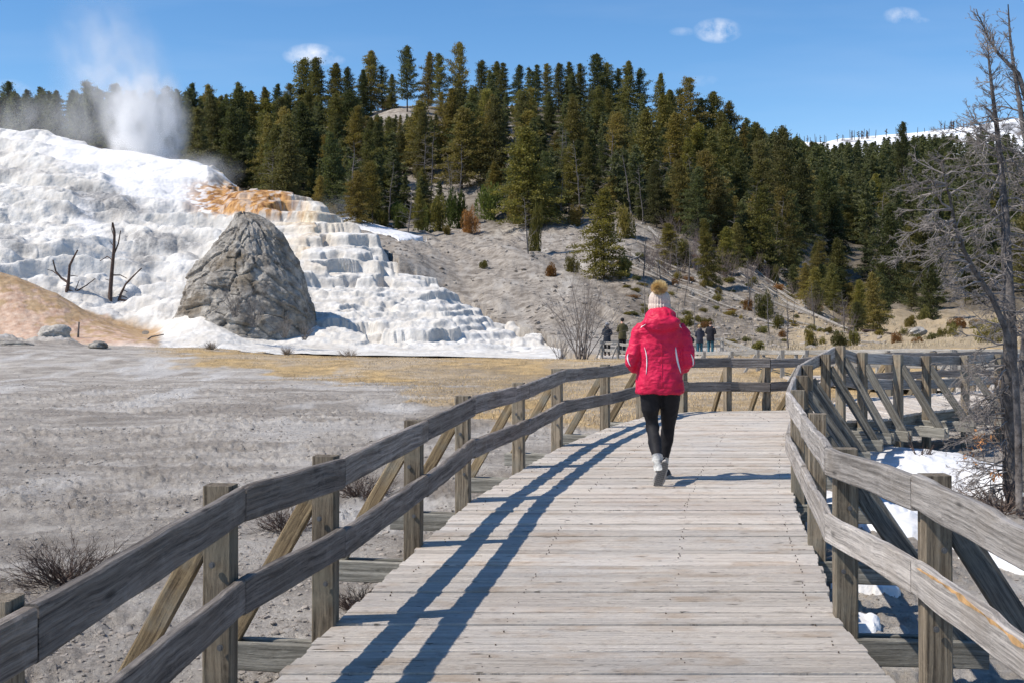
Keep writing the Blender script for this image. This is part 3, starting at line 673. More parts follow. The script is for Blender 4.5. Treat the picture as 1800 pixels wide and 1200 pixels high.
def nails():
    r = random.Random(17); v = []; f = []; y = -2*K; ly = [a[0]*K for a in LE]; lx = [a[1] for a in LE]; ry = [a[0]*K for a in RE]; rx = [a[1] for a in RE]
    y = -6*K
    while y < 12.5*K:
        l = np.interp(y+.05, ly, lx); rr = np.interp(y+.05, ry, rx)
        if y > 2:
            for off in (l+.13, l+.86, rr-.86, rr-.13):
                for dy in (.025, .08):
                    if r.random() < .6: continue
                    cx = off+r.uniform(-.008, .008); cy = y+dy+r.uniform(-.008, .008); s = r.uniform(.0028, .0045); b = len(v)
                    for k in range(6): a = math.pi*k/3; v.append((cx+s*math.cos(a), cy+s*math.sin(a), .0062))
                    for k in range(6): a = math.pi*k/3; v.append((cx+s*math.cos(a), cy+s*math.sin(a), -.002))
                    f.append(tuple(range(b, b+6)))
                    for k in range(6): k2 = (k+1) % 6; f.append((b+k, b+6+k, b+6+k2, b+k2))
        y += .112
    tag(mesh_py("nails", v, f, simple("rusty_nail", (.13, .10, .08), .7, .3, 60), bw), kind="stuff")
nails()
# stringers (long beams under the planks, just inside each edge)
def stringer(L, off):
    for i in range(len(L)-1):
        a = Vector((L[i][0], L[i][1]*K)); b = Vector((L[i+1][0], L[i+1][1]*K)); d = (b-a).normalized(); n = Vector((-d.y, d.x))*off
        a2 = a+n; b2 = b+n
        board("stringer", (a2.x, a2.y, zdeck(a2.x)-.135), (b2.x, b2.y, zdeck(b2.x)-.135), .185, .045, wood_beam, bw, seed=i)
stringer([(b, a) for a, b in LE[1:]], -.10); stringer([(b, a) for a, b in RE[1:10]], .10)
INN = [(4.31, 11.42), (4.65, 11.55), (5.3, 11.82), (6.0, 12.55), (7.1, 13.5), (8.3, 14.6), (10, 16.1), (12.5, 18.2)]
OUT = [(4.31, 12.66), (4.6, 13.0), (5.6, 14.1), (6.8, 15.1), (8.2, 16.3), (9.6, 17.5), (11, 18.7), (13, 20.4)]
stringer(INN, .06); stringer(OUT, -.10)

def normals(P_, side):
    """outward unit normal at each post in real metres"""
    out = []
    for i in range(len(P_)):
        a = Vector((P_[max(i-1, 0)][0], P_[max(i-1, 0)][1]*K)); b = Vector((P_[min(i+1, len(P_)-1)][0], P_[min(i+1, len(P_)-1)][1]*K))
        d = (b-a).normalized(); out.append(Vector((d.y, -d.x))*side)
    return out
def railing(name, label, P_, side, skip_brace=(), mats=(None, None, None), group=None, zoff=.0, out_len=.50, fixn=None, brw=.088):
    root = empty(name, (P_[0][0], P_[0][1]*K, 0)); tag(root, label, "railing", group); root.location = (0, 0, 0)
    N = normals(P_, side); rm, pm, bm_ = mats; tops = []; lows = []
    for i, (x, yu, zt) in enumerate(P_):
        n = N[i]
        if fixn and fixn[i] is not None: n = Vector(fixn[i]).normalized()
        n3 = Vector((n.x, n.y, 0)); c0 = Vector((x, yu*K, 0)); zb = min(gz(x, yu), -.3)-.15
        o = board("post", c0+Vector((0, 0, zb)), c0+Vector((rng.uniform(-.008, .008), rng.uniform(-.008, .008), zt)), .115, .092, pm, root, up=n3, seed=i+len(label), wav=.002)
        # bolt heads on the side of the post
        zd = zdeck(x)
        if i not in skip_brace:
            d3 = Vector((-n3.y, n3.x, 0))
            top = c0+n3*.05+Vector((0, 0, zt-.17)); foot = c0+n3*(.05+out_len)+Vector((0, 0, zd-.20))
            if abs(n.x) > .0: board("brace", top, foot, brw, .042, bm_, root, up=(top-foot).cross(d3), seed=i*3+1, wav=.002)
            for s in (-1, 1):
                a = c0-n3*.55+d3*(s*.044)+Vector((0, 0, zd-.168)); b = c0+n3*(.09+out_len)+d3*(s*.044)+Vector((0, 0, zd-.168))
                board("outrigger", a, b, .14, .036, wood_beam, root, seed=i*5+s, wav=.003)
        inner = c0-n3*.082
        if yu < 10 and i > 0:
            t3 = Vector((-n3.y, n3.x, 0)); sg = 1 if t3.y < 0 else -1
            for (hz, dd) in ((zt-.30, .012), (zt-.62, -.02)):
                c_ = c0+n3*dd+Vector((0, 0, hz))+t3*sg*.0575; B_ = Tubes(); B_.add([c_, c_+t3*sg*.009], .008, 6); B_.add([c_-t3*sg*.002, c_+t3*sg*.003], .013, 10); B_.build("bolt", bolt_m, root, False)
        tops.append((inner, zt-.006+rng.uniform(-.006, .006))); lows.append((inner, zt-.355+rng.uniform(-.012, .012)))
    for lst, w_ in ((tops, .142), (lows, .142)):
        for i in range(len(lst)-1):
            (a, za), (b, zb_) = lst[i], lst[i+1]; d = (b-a).normalized()
            j = rng.uniform(-.005, .005); e0 = d*(.010 if i % 2 else .004); zz = rng.uniform(-.009, .009)
            board("rail", a+Vector((0, 0, za-w_/2+zz))+e0, b+Vector((0, 0, zb_-w_/2-zz))-e0*.2, w_, .042, rm, root, seed=i*11+int(w_*100)+len(lst), wav=.006, chips=.12)
    return root
bolt_m = M('galvanised_bolt', .45, .5); bolt_m.b.inputs['Metallic'].default_value = .7; bolt_m.color((.16, .16, .165)); bolt_m = bolt_m.m
wood_dark = wood('shaded_brace_wood', (.07, .068, .062), (.21, .205, .185), (.13, .115, .09), .5)  # darker wood tone, shade on the right braces put into the colour
LP = [(-1.62, -1.6, .86), (-1.45, .4, .86), (-1.265, 2.1, .873), (-1.145, 3.35, .88), (-.93, 4.25, .83), (-.65, 5.6, .825), (-.39, 6.85, .845), (.066, 8.2, .825), (.5, 9.5, .855), (1.18, 10.85, .805), (1.8, 11.92, .80), (2.5, 12.47, .785), (3.2, 12.68, .775), (3.8, 12.74, .765), (4.50, 13.0, .76), (5.5, 14.15, .75), (6.7, 15.17, .70), (8.1, 16.4, .64), (9.5, 17.6, .57), (10.9, 18.8, .52)]
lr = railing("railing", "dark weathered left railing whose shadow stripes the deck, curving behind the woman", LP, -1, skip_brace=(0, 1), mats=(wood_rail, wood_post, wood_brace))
RP = [(1.70, -1.5, .88), (1.71, .9, .88), (1.74, 3.5, .893), (1.70, 4.35, .858), (2.01, 5.63, .86), (2.41, 7.19, .853), (2.89, 8.48, .865), (3.37, 9.75, .875), (3.92, 10.68, .944), (4.36, 11.32, 1.01), (4.74, 11.55, .91), (5.36, 11.83, .87), (6.06, 12.48, .81), (7.16, 13.48, .75), (8.28, 14.52, .71), (9.7, 15.8, .64), (11.5, 17.3, .56)]
def scrape():
    r = random.Random(2); p, q = RP[1], RP[2]; v = []; f = []; n = 46; d = Vector((q[0]-p[0], (q[1]-p[1])*K, 0)); N_ = Vector((-d.y, d.x, 0)).normalized()
    a = Vector((p[0], p[1]*K, 0))+N_*.0; 
    return a, d, N_
fx = [None]*len(RP)
for i, vv_ in {7: (1, -.15), 8: (.97, -.4), 9: (.85, -.6), 10: (.75, -.75), 11: (.72, -.72)}.items(): fx[i] = vv_
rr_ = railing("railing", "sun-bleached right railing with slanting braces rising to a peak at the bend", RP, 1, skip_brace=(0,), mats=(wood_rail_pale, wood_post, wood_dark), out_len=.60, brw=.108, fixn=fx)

fresh = simple("fresh_split_wood", (.46, .28, .13), .9, .6, 14)
def scrape_on(root):
    rl = [o for o in root.children if o.name.startswith("rail") and abs(o.dimensions.x-(Vector((RP[2][0]-RP[1][0], (RP[2][1]-RP[1][1])*K))).length) < .1 and o.matrix_world.translation.z < .65 and o.matrix_world.translation.y < 4.2]
    if not rl: return
    o = rl[-1]; L = o.dimensions.x; r = random.Random(8); v = []; f = []; n = 70; s = 1 if (o.matrix_world.to_3x3()@Vector((0, 1, 0))).x < 0 else -1
    for i in range(n+1):
        x = -.22*L+.70*L*i/n; e = math.sin(math.pi*min(1, max(0, i/n)))**.5; w = .017*e*r.uniform(.25, 1.5)*(.35+1.1*float(vnoise(i*.21, 3., 9))); c = .050+.012*math.sin(i*.13)+r.uniform(-.002, .002)
        v += [(x, s*.0245, c-w), (x, s*.0255, c+w*.4), (x, s*.0215, c-w), (x, s*.0215, c+w*.4)]
    for i in range(n): b = i*4; f += [(b, b+4, b+5, b+1), (b+1, b+5, b+7, b+3), (b, b+2, b+6, b+4)]
    sc_ = mesh_py("split_streak", v, f, fresh, o)
scrape_on(rr_)
# ------------------------------------------------------------------ the lower boardwalk beyond
A_ = [(12.5, 19.0, 613), (10.6, 20.5, 614), (1740, 22, 615), (1640, 23.3, 616), (1560, 24.3, 616), (1485, 25.3, 615), (1417, 26.5, 615), (1375, 28, 615), (1332, 30, 615), (1286, 32, 617), (1238, 35, 618), (1190, 38, 616), (1150, 40.5, 612), (1112, 42, 606), (1086, 42.6, 602), (1058, 43, 600)]
FA = []
for (a, yu, row) in A_:
    x = a if a < 100 else (a-900)/1500*yu
    FA.append((x, yu, CAMZ-(row-530)/1500*yu))
NA = normals(FA, 1)
FB = []
for (x, yu, z), n in zip(FA, NA):
    y = yu*K
    FB.append((x-n.x*2.5*side_ if False else x+n.x*2.5, (y+n.y*2.5)/K, z))
# choose the side that lies farther from the viewer
if FB[5][1] < FA[5][1]:
    FB = [(x-n.x*2.5, (yu*K-n.y*2.5)/K, z) for (x, yu, z), n in zip(FA, NA)]; nside = 1
else: nside = -1
FBr = FB[:-5]+[((1270-900)/1500*46.5, 46.5, CAMZ-(594-530)/1500*46.5)]
def far_railing(name, label, P_, side, brace=True, dz=-.85):
    root = empty(name); tag(root, label, "railing", "railings of the lower boardwalk"); N = normals(P_, side)
    for i, (x, yu, zt) in enumerate(P_):
        c0 = Vector((x, yu*K, 0)); n3 = Vector((N[i].x, N[i].y, 0)); zb = min(gz(x, yu), zt+dz)-.1
        board("post", c0+Vector((0, 0, zb)), c0+Vector((0, 0, zt)), .12, .10, wood_far, root, up=n3, seed=i, nseg=3)
        if brace: board("brace", c0+n3*.06+Vector((0, 0, zt-.15)), c0+n3*.62+Vector((0, 0, zt+dz-.15)), .09, .045, wood_far, root, up=Vector((-n3.y, n3.x, 0)).cross(n3+Vector((0, 0, 1))), seed=i, nseg=3)
    for h in (.07, .42):
        for i in range(len(P_)-1):
            a, b = P_[i], P_[i+1]; na = Vector((N[i].x, N[i].y, 0))*-.08; nb = Vector((N[i+1].x, N[i+1].y, 0))*-.08
            board("rail", W3(*a)+na-Vector((0, 0, h)), W3(*b)+nb-Vector((0, 0, h+.004)), .14, .045, wood_far, root, seed=i, nseg=8)
far_railing("railing", "pale grey near railing of the lower boardwalk running behind the woman towards the visitors", FA, nside)
far_railing("railing", "pale grey far railing of the lower boardwalk at the foot of the bare slope", FBr, -nside, brace=False)
C_ = [((px-900)/1500*47, 47., CAMZ-(row-530)/1500*47) for px, row in ((1268, 594), (1225, 595), (1180, 596), (1135, 596), (1095, 597), (1055, 598))]
far_railing("railing", "short railing of the viewing platform the far visitors lean on", C_, 1, brace=False)
low = empty("boardwalk"); tag(low, "lower grey plank boardwalk and viewing platform beyond the bend", "boardwalk")
def low_deck():
    v = []; f = []; gu_ = []; gv_ = []; gr_ = []; r = random.Random(5)
    def quad(p, q, s, t):
        b = len(v); rn = r.random()
        for k, w_ in enumerate((p, q, s, t)):
            v.append(tuple(w_)); gu_.append(.0 if k in (0, 3) else 2.4); gv_.append((0 if k < 2 else .14)+rn*11); gr_.append(rn)
        for k, w_ in enumerate((p, q, s, t)):
            v.append((w_[0], w_[1], w_[2]-.22)); gu_.append(.0 if k in (0, 3) else 2.4); gv_.append((0 if k < 2 else .14)+rn*11+.1); gr_.append(rn)
        f.append((b, b+1, b+2, b+3)); f.append((b+7, b+6, b+5, b+4))
        for k in range(4): k2 = (k+1) % 4; f.append((b+k, b+4+k, b+4+k2, b+k2))
    n = 0
    for i in range(len(FA)-1):
        a0, a1, b0, b1 = W3(*FA[i]), W3(*FA[i+1]), W3(*FB[i]), W3(*FB[i+1]); m_ = max(1, int((a1-a0).length/.29))
        for k in range(m_):
            t0, t1 = k/m_, (k+.95)/m_; dzv = Vector((0, 0, -.86))
            quad(a0.lerp(a1, t0)+dzv, b0.lerp(b1, t0)+dzv, b0.lerp(b1, t1)+dzv, a0.lerp(a1, t1)+dzv)
    zc_ = CAMZ-(626-530)/1500*44
    for k in range(52):
        x0 = 4.5+k*.15; 
        quad((x0, 43.2*K, zc_-.03), (x0+.14, 43.2*K, zc_-.03), (x0+.14, 47*K, zc_-.03), (x0, 47*K, zc_-.03))
    me = bpy.data.meshes.new("decking"); me.from_pydata(v, [], f)
    for nm, dd in (("gu", gu_), ("gv", gv_), ("gr", gr_)):
        a = me.attributes.new(nm, 'FLOAT', 'POINT'); a.data.foreach_set("value", np.array(dd, np.float32))
    me.materials.append(deck_mat); me.update(); link(bpy.data.objects.new("decking", me), low)
low_deck()
# ------------------------------------------------------------------ people
def mod(o, t, **kw):
    m_ = o.modifiers.new(t.lower(), t)
    for k, v in kw.items(): setattr(m_, k, v)
    return m_
def clouds(name, size, depth=2):
    t = bpy.data.textures.new(name, 'CLOUDS'); t.noise_scale = size; t.noise_depth = depth; return t
tx_big, tx_small = clouds("fold_big", .11, 2), clouds("fold_small", .035, 2)
def ring_loft(T, rings, n=28):
    """rings: (x, y, z, rx, ry, yaw) horizontal ellipses stacked"""
    b0 = len(T.v)
    for (x, y, z, rx, ry) in rings:
        for k in range(n):
            a = 2*math.pi*k/n; ca, sa = math.cos(a), math.sin(a)
            T.v.append(Vector((x+rx*math.copysign(abs(ca)**.85, ca), y+ry*math.copysign(abs(sa)**.85, sa), z)))
    for i in range(len(rings)-1):
        for k in range(n): k2 = (k+1) % n; T.f.append((b0+i*n+k, b0+i*n+k2, b0+(i+1)*n+k2, b0+(i+1)*n+k))
    T.f.append(tuple(b0+n-1-k for k in range(n))); e = b0+(len(rings)-1)*n; T.f.append(tuple(e+k for k in range(n)))
def ellipsoid(T, c, r, n=20, m_=12, tilt=0.):
    pts = []; rad = []
    for i in range(m_+1):
        a = math.pi*i/m_; rad.append((max(1e-4, r[0]*math.sin(a)), max(1e-4, r[1]*math.sin(a)))); pts.append((0, 0, -r[2]*math.cos(a)))
    b0 = len(T.v); Rm = Matrix.Rotation(tilt, 3, 'X')
    for p, (rx, ry) in zip(pts, rad):
        for k in range(n):
            a = 2*math.pi*k/n; T.v.append(Vector(c)+Rm@Vector((rx*math.cos(a), ry*math.sin(a), p[2])))
    for i in range(m_):
        for k in range(n): k2 = (k+1) % n; T.f.append((b0+i*n+k, b0+i*n+k2, b0+(i+1)*n+k2, b0+(i+1)*n+k))
    T.f.append(tuple(b0+n-1-k for k in range(n))); e = b0+m_*n; T.f.append(tuple(e+k for k in range(n)))
def skin_body(name, J, E, mat, root=0):
    """J: list of (x,y,z,r); E: edges -> one continuous skinned figure"""
    me = bpy.data.meshes.new(name); me.from_pydata([j[:3] for j in J], E, []); me.materials.append(mat)
    o = link(bpy.data.objects.new(name, me)); mod(o, 'SKIN', use_smooth_shade=True)
    for i, j in enumerate(J):
        r = j[3]; o.data.skin_vertices[0].data[i].radius = r if isinstance(r, tuple) else (r, r)
    o.data.skin_vertices[0].data[root].use_root = True
    mod(o, 'SUBSURF', levels=2, render_levels=2)
    return o
skin = simple("skin", (.62, .36, .26), .55, .1, 20, .35)
jm = M("red_jacket_fabric", .55, .3); oc = jm.coord("Object")
jm.color(jm.mix(jm.ramp(jm.noise(oc, 5, 4), .35, .65), (.54, .009, .048), (.68, .015, .078)))
b_ = jm.bump(jm.noise(jm.coord("Object", (5, 5, 13), rot=(0, .6, 0)), 1.2, 3, .5, 1.0), .030, .7); jm.bump(jm.noise(oc, 45, 3), .003, .5, b_)
blk = M("black_legging_fabric", .7, .25); blk.color(blk.mix(blk.ramp(blk.noise(blk.coord("Object"), 12, 3), .3, .7), (.008, .008, .010), (.016, .016, .019)))
knit = M("beige_knit", .95, .1); knit.color(knit.mix(knit.ramp(knit.noise(knit.coord("Object"), 60, 3), .3, .7), (.50, .40, .34), (.70, .60, .53)))
knit.bump(knit.noise(knit.coord("Object"), 120, 2), .004, .8)
fur = simple("golden_fur", (.80, .54, .27), .8, .45, 25)
white_t = simple("white_reflective_trim", (.80, .80, .82), .5, .05, 10)
sockm = simple("white_sock_knit", (.55, .55, .53), .95, .35, 60)
shoe_m = simple("black_shoe_mesh", (.03, .03, .035), .8, .3, 60)
sole_m = simple("grey_rubber_sole", (.36, .34, .32), .85, .2, 30)

def hand(J, E, wrist, dirv, side, r=.010, wi=None):
    """palm + five separate fingers rooted in it; relaxed curl"""
    d = Vector(dirv).normalized(); lat = d.cross(Vector((0, 0, 1))).normalized()*side; nrm = d.cross(lat)
    w = Vector(wrist); b = len(J); J.append((*(w+d*.05), (.032, .016))); E.append((wi, b))
    J.append((*(w+d*.085), (.034, .014))); E.append((b, b+1))
    for k, (o_, L) in enumerate(((-.028, .068), (-.010, .076), (.010, .072), (.027, .058))):
        p = w+d*.095+lat*o_; i0 = len(J); J.append((*p, r)); E.append((b+1, i0))
        q = p+d*L*.45-nrm*.008*side; J.append((*q, r*.9)); E.append((i0, i0+1))
        q = q+d*L*.3-Vector((0, 0, .018)); J.append((*q, r*.8)); E.append((i0+1, i0+2))
        q = q+d*L*.12-Vector((0, 0, .022)); J.append((*q, r*.7)); E.append((i0+2, i0+3))
    i0 = len(J); p = w+d*.035-lat*.034; J.append((*p, r*1.15)); E.append((b, i0)); p = p+d*.03-lat*.02; J.append((*p, r)); E.append((i0, i0+1)); p = p+d*.028; J.append((*p, r*.8)); E.append((i0+1, i0+2))

def woman():
    # local frame: origin at her feet, -Y towards the viewer, she walks away (+Y)
    J = []; E = []
    def j(x, y, z, r): J.append((x, y, z, r)); return len(J)-1
    pel = j(0, .02, .93, (.10, .07)); sp1 = j(0, .02, 1.05, (.105, .075)); sp2 = j(0, .015, 1.22, (.125, .085)); ch = j(0, .01, 1.36, (.11, .075)); nk = j(0, .02, 1.46, .052); n2 = j(0, .03, 1.52, .048)
    h1 = j(0, .035, 1.575, (.066, .075)); h2 = j(0, .035, 1.62, (.070, .085)); h3 = j(0, .03, 1.655, (.055, .062))
    for a, b in ((pel, sp1), (sp1, sp2), (sp2, ch), (ch, nk), (nk, n2), (n2, h1), (h1, h2), (h2, h3)): E.append((a, b))
    # nose and chin so that the face reads from the front
    c_ = j(0, .10, 1.57, .022); E.append((h1, c_)); c_ = j(0, .135, 1.615, .014); E.append((h2, c_))
    for s in (-1, 1):
        c_ = j(s*.078, .03, 1.61, .012); E.append((h2, c_))
        sh = j(s*.17, .01, 1.375, .052); el = j(s*.245, -.01, 1.055, .036); wr = j(s*.135, .22, 1.02, .027)
        E += [(ch, sh), (sh, el), (el, wr)]
        hand(J, E, (s*.135, .22, 1.02), (-s*.75, .55, .12), s, .009, wr)
    # left leg trails, heel lifted; right leg leads
    lh = j(-.085, .01, .82, .060); lk = j(-.062, .03, .47, .036); la = j(-.052, -.27, .205, .024); lt = j(-.025, -.26, .10, .030); le = j(-.002, -.235, .035, .026)
    rh = j(.090, .03, .82, .060); rk = j(.097, .18, .47, .036); ra = j(.055, .21, .10, .024); rb = j(.06, .29, .055, .030); re = j(.07, .36, .045, .026)
    E += [(pel, lh), (lh, lk), (lk, la), (la, lt), (lt, le), (pel, rh), (rh, rk), (rk, ra), (ra, rb), (rb, re)]
    body = skin_body("person", J, E, skin)
    body.location = at(1160, 530, 7.58); body.location.z = 0.0
    tag(body, "woman in a red hooded jacket and pompom hat walking away on the boardwalk", "person")
    # leggings
    T = Tubes()
    T.add([(-.055, .01, .93), (-.088, .01, .80), (-.080, .02, .64), (-.062, .03, .48), (-.057, -.08, .37), (-.052, -.20, .285), (-.052, -.25, .238)], [(.115, .11), (.098, .105), (.082, .088), (.061, .064), (.062, .066), (.048, .052), (.042, .045)], 18)
    T.add([(.060, .02, .93), (.094, .03, .80), (.098, .10, .64), (.097, .18, .48), (.088, .21, .36), (.070, .215, .24), (.060, .21, .165)], [(.115, .11), (.100, .105), (.084, .088), (.062, .064), (.062, .066), (.050, .052), (.042, .045)], 18)
    ring_loft(T, [(0, .02, .86, .17, .12), (0, .02, 1.0, .165, .115)])
    lg = T.build("leggings", blk.m, body); mod(lg, 'REMESH', mode='VOXEL', voxel_size=.011, use_smooth_shade=True); mod(lg, 'SMOOTH', iterations=4, factor=.5)
    mod(lg, 'DISPLACE', texture=tx_small, strength=.008, mid_level=.5)
    # jacket: torso, sleeves and hood as one padded shell
    T = Tubes()
    ring_loft(T, [(.0, .02, .785, .208, .145), (.0, .02, .80, .216, .15), (.0, .02, .90, .212, .15), (0, .02, 1.02, .196, .14), (0, .018, 1.12, .188, .138), (0, .012, 1.22, .196, .142), (0, .005, 1.32, .205, .138), (0, 0, 1.38, .195, .125), (0, 0, 1.42, .155, .11), (0, .01, 1.46, .09, .085), (0, .02, 1.52, .082, .088)], 36)
    for s in (-1, 1):
        T.add([(s*.150, .0, 1.375), (s*.195, .0, 1.32), (s*.222, -.005, 1.22), (s*.242, -.015, 1.13), (s*.250, -.01, 1.06), (s*.222, .06, 1.02), (s*.17, .15, 1.02), (s*.14, .215, 1.025)], [(.064, .064), (.070, .072), (.066, .068), (.064, .064), (.060, .060), (.055, .055), (.048, .048), (.044, .044)], 20)
    ellipsoid(T, (0, -.120, 1.412), (.168, .085, .080), 24, 14, .35)
    ellipsoid(T, (0, -.075, 1.468), (.140, .095, .075), 24, 14, .2)
    ellipsoid(T, (0, .0, 1.515), (.100, .098, .048), 24, 14, 0)
    jk = T.build("jacket", jm.m, body); mod(jk, 'REMESH', mode='VOXEL', voxel_size=.010, use_smooth_shade=True); mod(jk, 'SMOOTH', iterations=5, factor=.5)
    mod(jk, 'DISPLACE', texture=tx_big, strength=.036, mid_level=.5); mod(jk, 'DISPLACE', texture=tx_small, strength=.010, mid_level=.5)
    def strip(name, pts, w, mat, lift=.0035):
        n = len(pts); v = []; f = []
        for i, p in enumerate(pts):
            t = (Vector(pts[min(i+1, n-1)])-Vector(pts[max(i-1, 0)])).normalized(); sdv = t.cross(Vector((0, -1, 0))).normalized()
            wi = w*(math.sin(math.pi*(i+.35)/(n-.3))**.7)
            for k in (-1, 0, 1): v.append(Vector(p)+sdv*wi*k*.5)
        for i in range(n-1):
            for k in range(2): f.append((i*3+k, i*3+k+1, i*3+k+4, i*3+k+3))
        o = mesh_py(name, v, f, mat, body, True)
        sw = mod(o, 'SHRINKWRAP', target=jk, wrap_method='PROJECT', offset=lift); sw.use_project_x = False; sw.use_project_y = True; sw.use_project_z = False; sw.use_positive_direction = True; sw.use_negative_direction = True
        mod(o, 'SOLIDIFY', thickness=.004, offset=0)
        return o
    def cur(a, b, c_, n=18):
        return [tuple((Vector(a)*(1-t)**2+Vector(b)*2*t*(1-t)+Vector(c_)*t*t)) for t in [i/(n-1) for i in range(n)]]
    strip("reflective_stripe", cur((-.150, -.3, 1.20), (-.115, -.3, 1.12), (-.135, -.3, .96)), .008, white_t)
    strip("reflective_stripe", cur((.125, -.3, 1.20), (.135, -.3, 1.10), (.178, -.3, .97)), .017, white_t)
    strip("reflective_stripe", cur((-.288, -.3, 1.14), (-.305, -.3, 1.09), (-.265, -.3, 1.03), 12), .010, white_t)
    strip("reflective_stripe", cur((.262, -.3, 1.14), (.300, -.3, 1.08), (.285, -.3, 1.035), 12), .012, white_t)
    strip("reflective_stripe", cur((-.178, -.3, 1.365), (-.165, -.3, 1.385), (-.145, -.3, 1.40), 8), .006, white_t)
    strip("reflective_stripe", cur((.182, -.3, 1.365), (.168, -.3, 1.385), (.150, -.3, 1.40), 8), .006, white_t)
    strip("back_seam", cur((0, -.3, 1.31), (0.006, -.3, 1.1), (0, -.3, .80), 16), .004, jm.m, .001)
    # hem cord
    # knitted hat with ribs and folded brim
    v = []; f = []; n = 96; prof = [(1.515, .080), (1.52, .096), (1.535, .101), (1.57, .102), (1.577, .095), (1.585, .097), (1.61, .098), (1.64, .094), (1.665, .084), (1.685, .066), (1.70, .036), (1.705, .010)]
    for (z, r) in prof:
        for k in range(n):
            a = 2*math.pi*k/n; rb_ = r*(1+.045*math.cos(24*a)*(1 if z < 1.72 else .3)); v.append((rb_*math.cos(a)*.95, .03+rb_*math.sin(a)*1.08, z))
    for i in range(len(prof)-1):
        for k in range(n): k2 = (k+1) % n; f.append((i*n+k, i*n+k2, (i+1)*n+k2, (i+1)*n+k))
    hat = mesh_py("knit_hat", v, f, knit.m, body, True); mod(hat, 'SOLIDIFY', thickness=.006, offset=-1)
    # fur pompom: a core with many short hairs
    r = random.Random(11); v = []; f = []; c0 = Vector((-.012, -.045, 1.712))
    for i in range(5200):
        d = Vector((r.gauss(0, 1), r.gauss(0, 1), r.gauss(0, 1))).normalized(); L = .078*r.uniform(.72, 1.10)*(1.0 if d.z > -.3 else .8)
        d2 = (d+Vector((r.gauss(0, .2), r.gauss(0, .2), r.gauss(0, .2)-.10))).normalized(); sdv = d.cross(Vector((r.random(), r.random(), r.random()))).normalized()*.0016
        a = c0+d*.024; b = c0+d*L*.72; e = c0+d*L*.72+d2*L*.33; k = len(v); v += [a-sdv, a+sdv, b+sdv, b-sdv, e]; f += [(k, k+1, k+2, k+3), (k+3, k+2, k+4)]
    pom = mesh_py("pompom", v, f, fur, hat)
    # socks
    T = Tubes(); T.add([(-.052, -.235, .265), (-.052, -.262, .225), (-.050, -.278, .19), (-.045, -.275, .15)], [(.048, .048), (.047, .047), (.042, .045), (.040, .042)], 16)
    o = T.build("sock", sockm, body)
    T = Tubes(); T.add([(.062, .212, .195), (.058, .205, .14), (.055, .205, .09), (.056, .215, .06)], [(.047, .047), (.045, .046), (.042, .044), (.042, .05)], 16); T.build("sock", sockm, body)
    # shoes: built flat then posed
    def shoe(mat4):
        out = [(-.115, .026), (-.105, .036), (-.07, .041), (-.02, .038), (.03, .042), (.08, .049), (.115, .046), (.14, .034), (.152, .016)]
        v = []; f = []; n = 20
        # upper
        lev = [(.018, 1.0), (.035, 1.03), (.055, .97), (.075, .80), (.088, .55)]
        for (z, s) in lev:
            for k in range(n):
                a = 2*math.pi*k/n; y = .02+math.cos(a)*.134; hw = np.interp(y, [o_[0] for o_ in out], [o_[1] for o_ in out]); 
                taper = 1 if z < .04 else max(.0, 1-max(0, y-.01)*(z-.035)*95)
                zz = .018+(z-.018)*max(.25, min(1, 1-(y-.0)*4.2)) if y > 0 else z
                v.append((math.sin(a)*.05*hw/.045*s, y*(1-.1*(z/.09)) if y > 0 else y, zz))
        for i in range(len(lev)-1):
            for k in range(n): k2 = (k+1) % n; f.append((i*n+k, i*n+k2, (i+1)*n+k2, (i+1)*n+k))
        f.append(tuple((len(lev)-1)*n+k for k in range(n)))
        up_ = mesh_py("shoe", v, f, shoe_m, body, True); up_.matrix_local = mat4
        v = []; f = []
        for z, s in ((-.006, .93), (0, 1.02), (.018, 1.06), (.022, 1.04)):
            for k in range(n*2):
                a = math.pi*k/n; y = .02+math.cos(a)*.138; hw = np.interp(y, [o_[0] for o_ in out], [o_[1] for o_ in out]); wv = .0 if z > 0 else .003*math.sin(k*2.1)
                v.append((math.sin(a)*.052*hw/.045*s, y, z+wv))
        N2 = n*2
        for i in range(3):
            for k in range(N2): k2 = (k+1) % N2; f.append((i*N2+k, i*N2+k2, (i+1)*N2+k2, (i+1)*N2+k))
        f.append(tuple(N2-1-k for k in range(N2))); f.append(tuple(3*N2+k for k in range(N2)))
        mesh_py("sole", v, f, sole_m, up_, False)
        # tread lugs
        v = []; f = []
        for yy in np.arange(-.09, .14, .018):
            for xx in np.arange(-.03, .034, .014):
                hw = np.interp(yy, [o_[0] for o_ in out], [o_[1] for o_ in out])
                if abs(xx) > hw*.8: continue
                b = len(v)
                for (dx, dy, dz) in ((-.005, -.006, -.008), (.005, -.006, -.008), (.005, .006, -.008), (-.005, .006, -.008), (-.005, -.006, -.004), (.005, -.006, -.004), (.005, .006, -.004), (-.005, .006, -.004)): v.append((xx+dx, yy+dy, dz-.003))
                f += [(b+3, b+2, b+1, b), (b, b+1, b+5, b+4), (b+1, b+2, b+6, b+5), (b+2, b+3, b+7, b+6), (b+3, b, b+4, b+7)]
        mesh_py("tread", v, f, simple("sole_tread", (.16, .15, .14)), up_, False)
    shoe(Matrix.Translation((-.020, -.285, .125))@Matrix.Rotation(R(10), 4, 'Y')@Matrix.Rotation(R(-78), 4, 'X')@Matrix.Rotation(R(6), 4, 'Z'))
    shoe(Matrix.Translation((.068, .235, .008))@Matrix.Rotation(R(-18), 4, 'Z'))
    return body
woman()

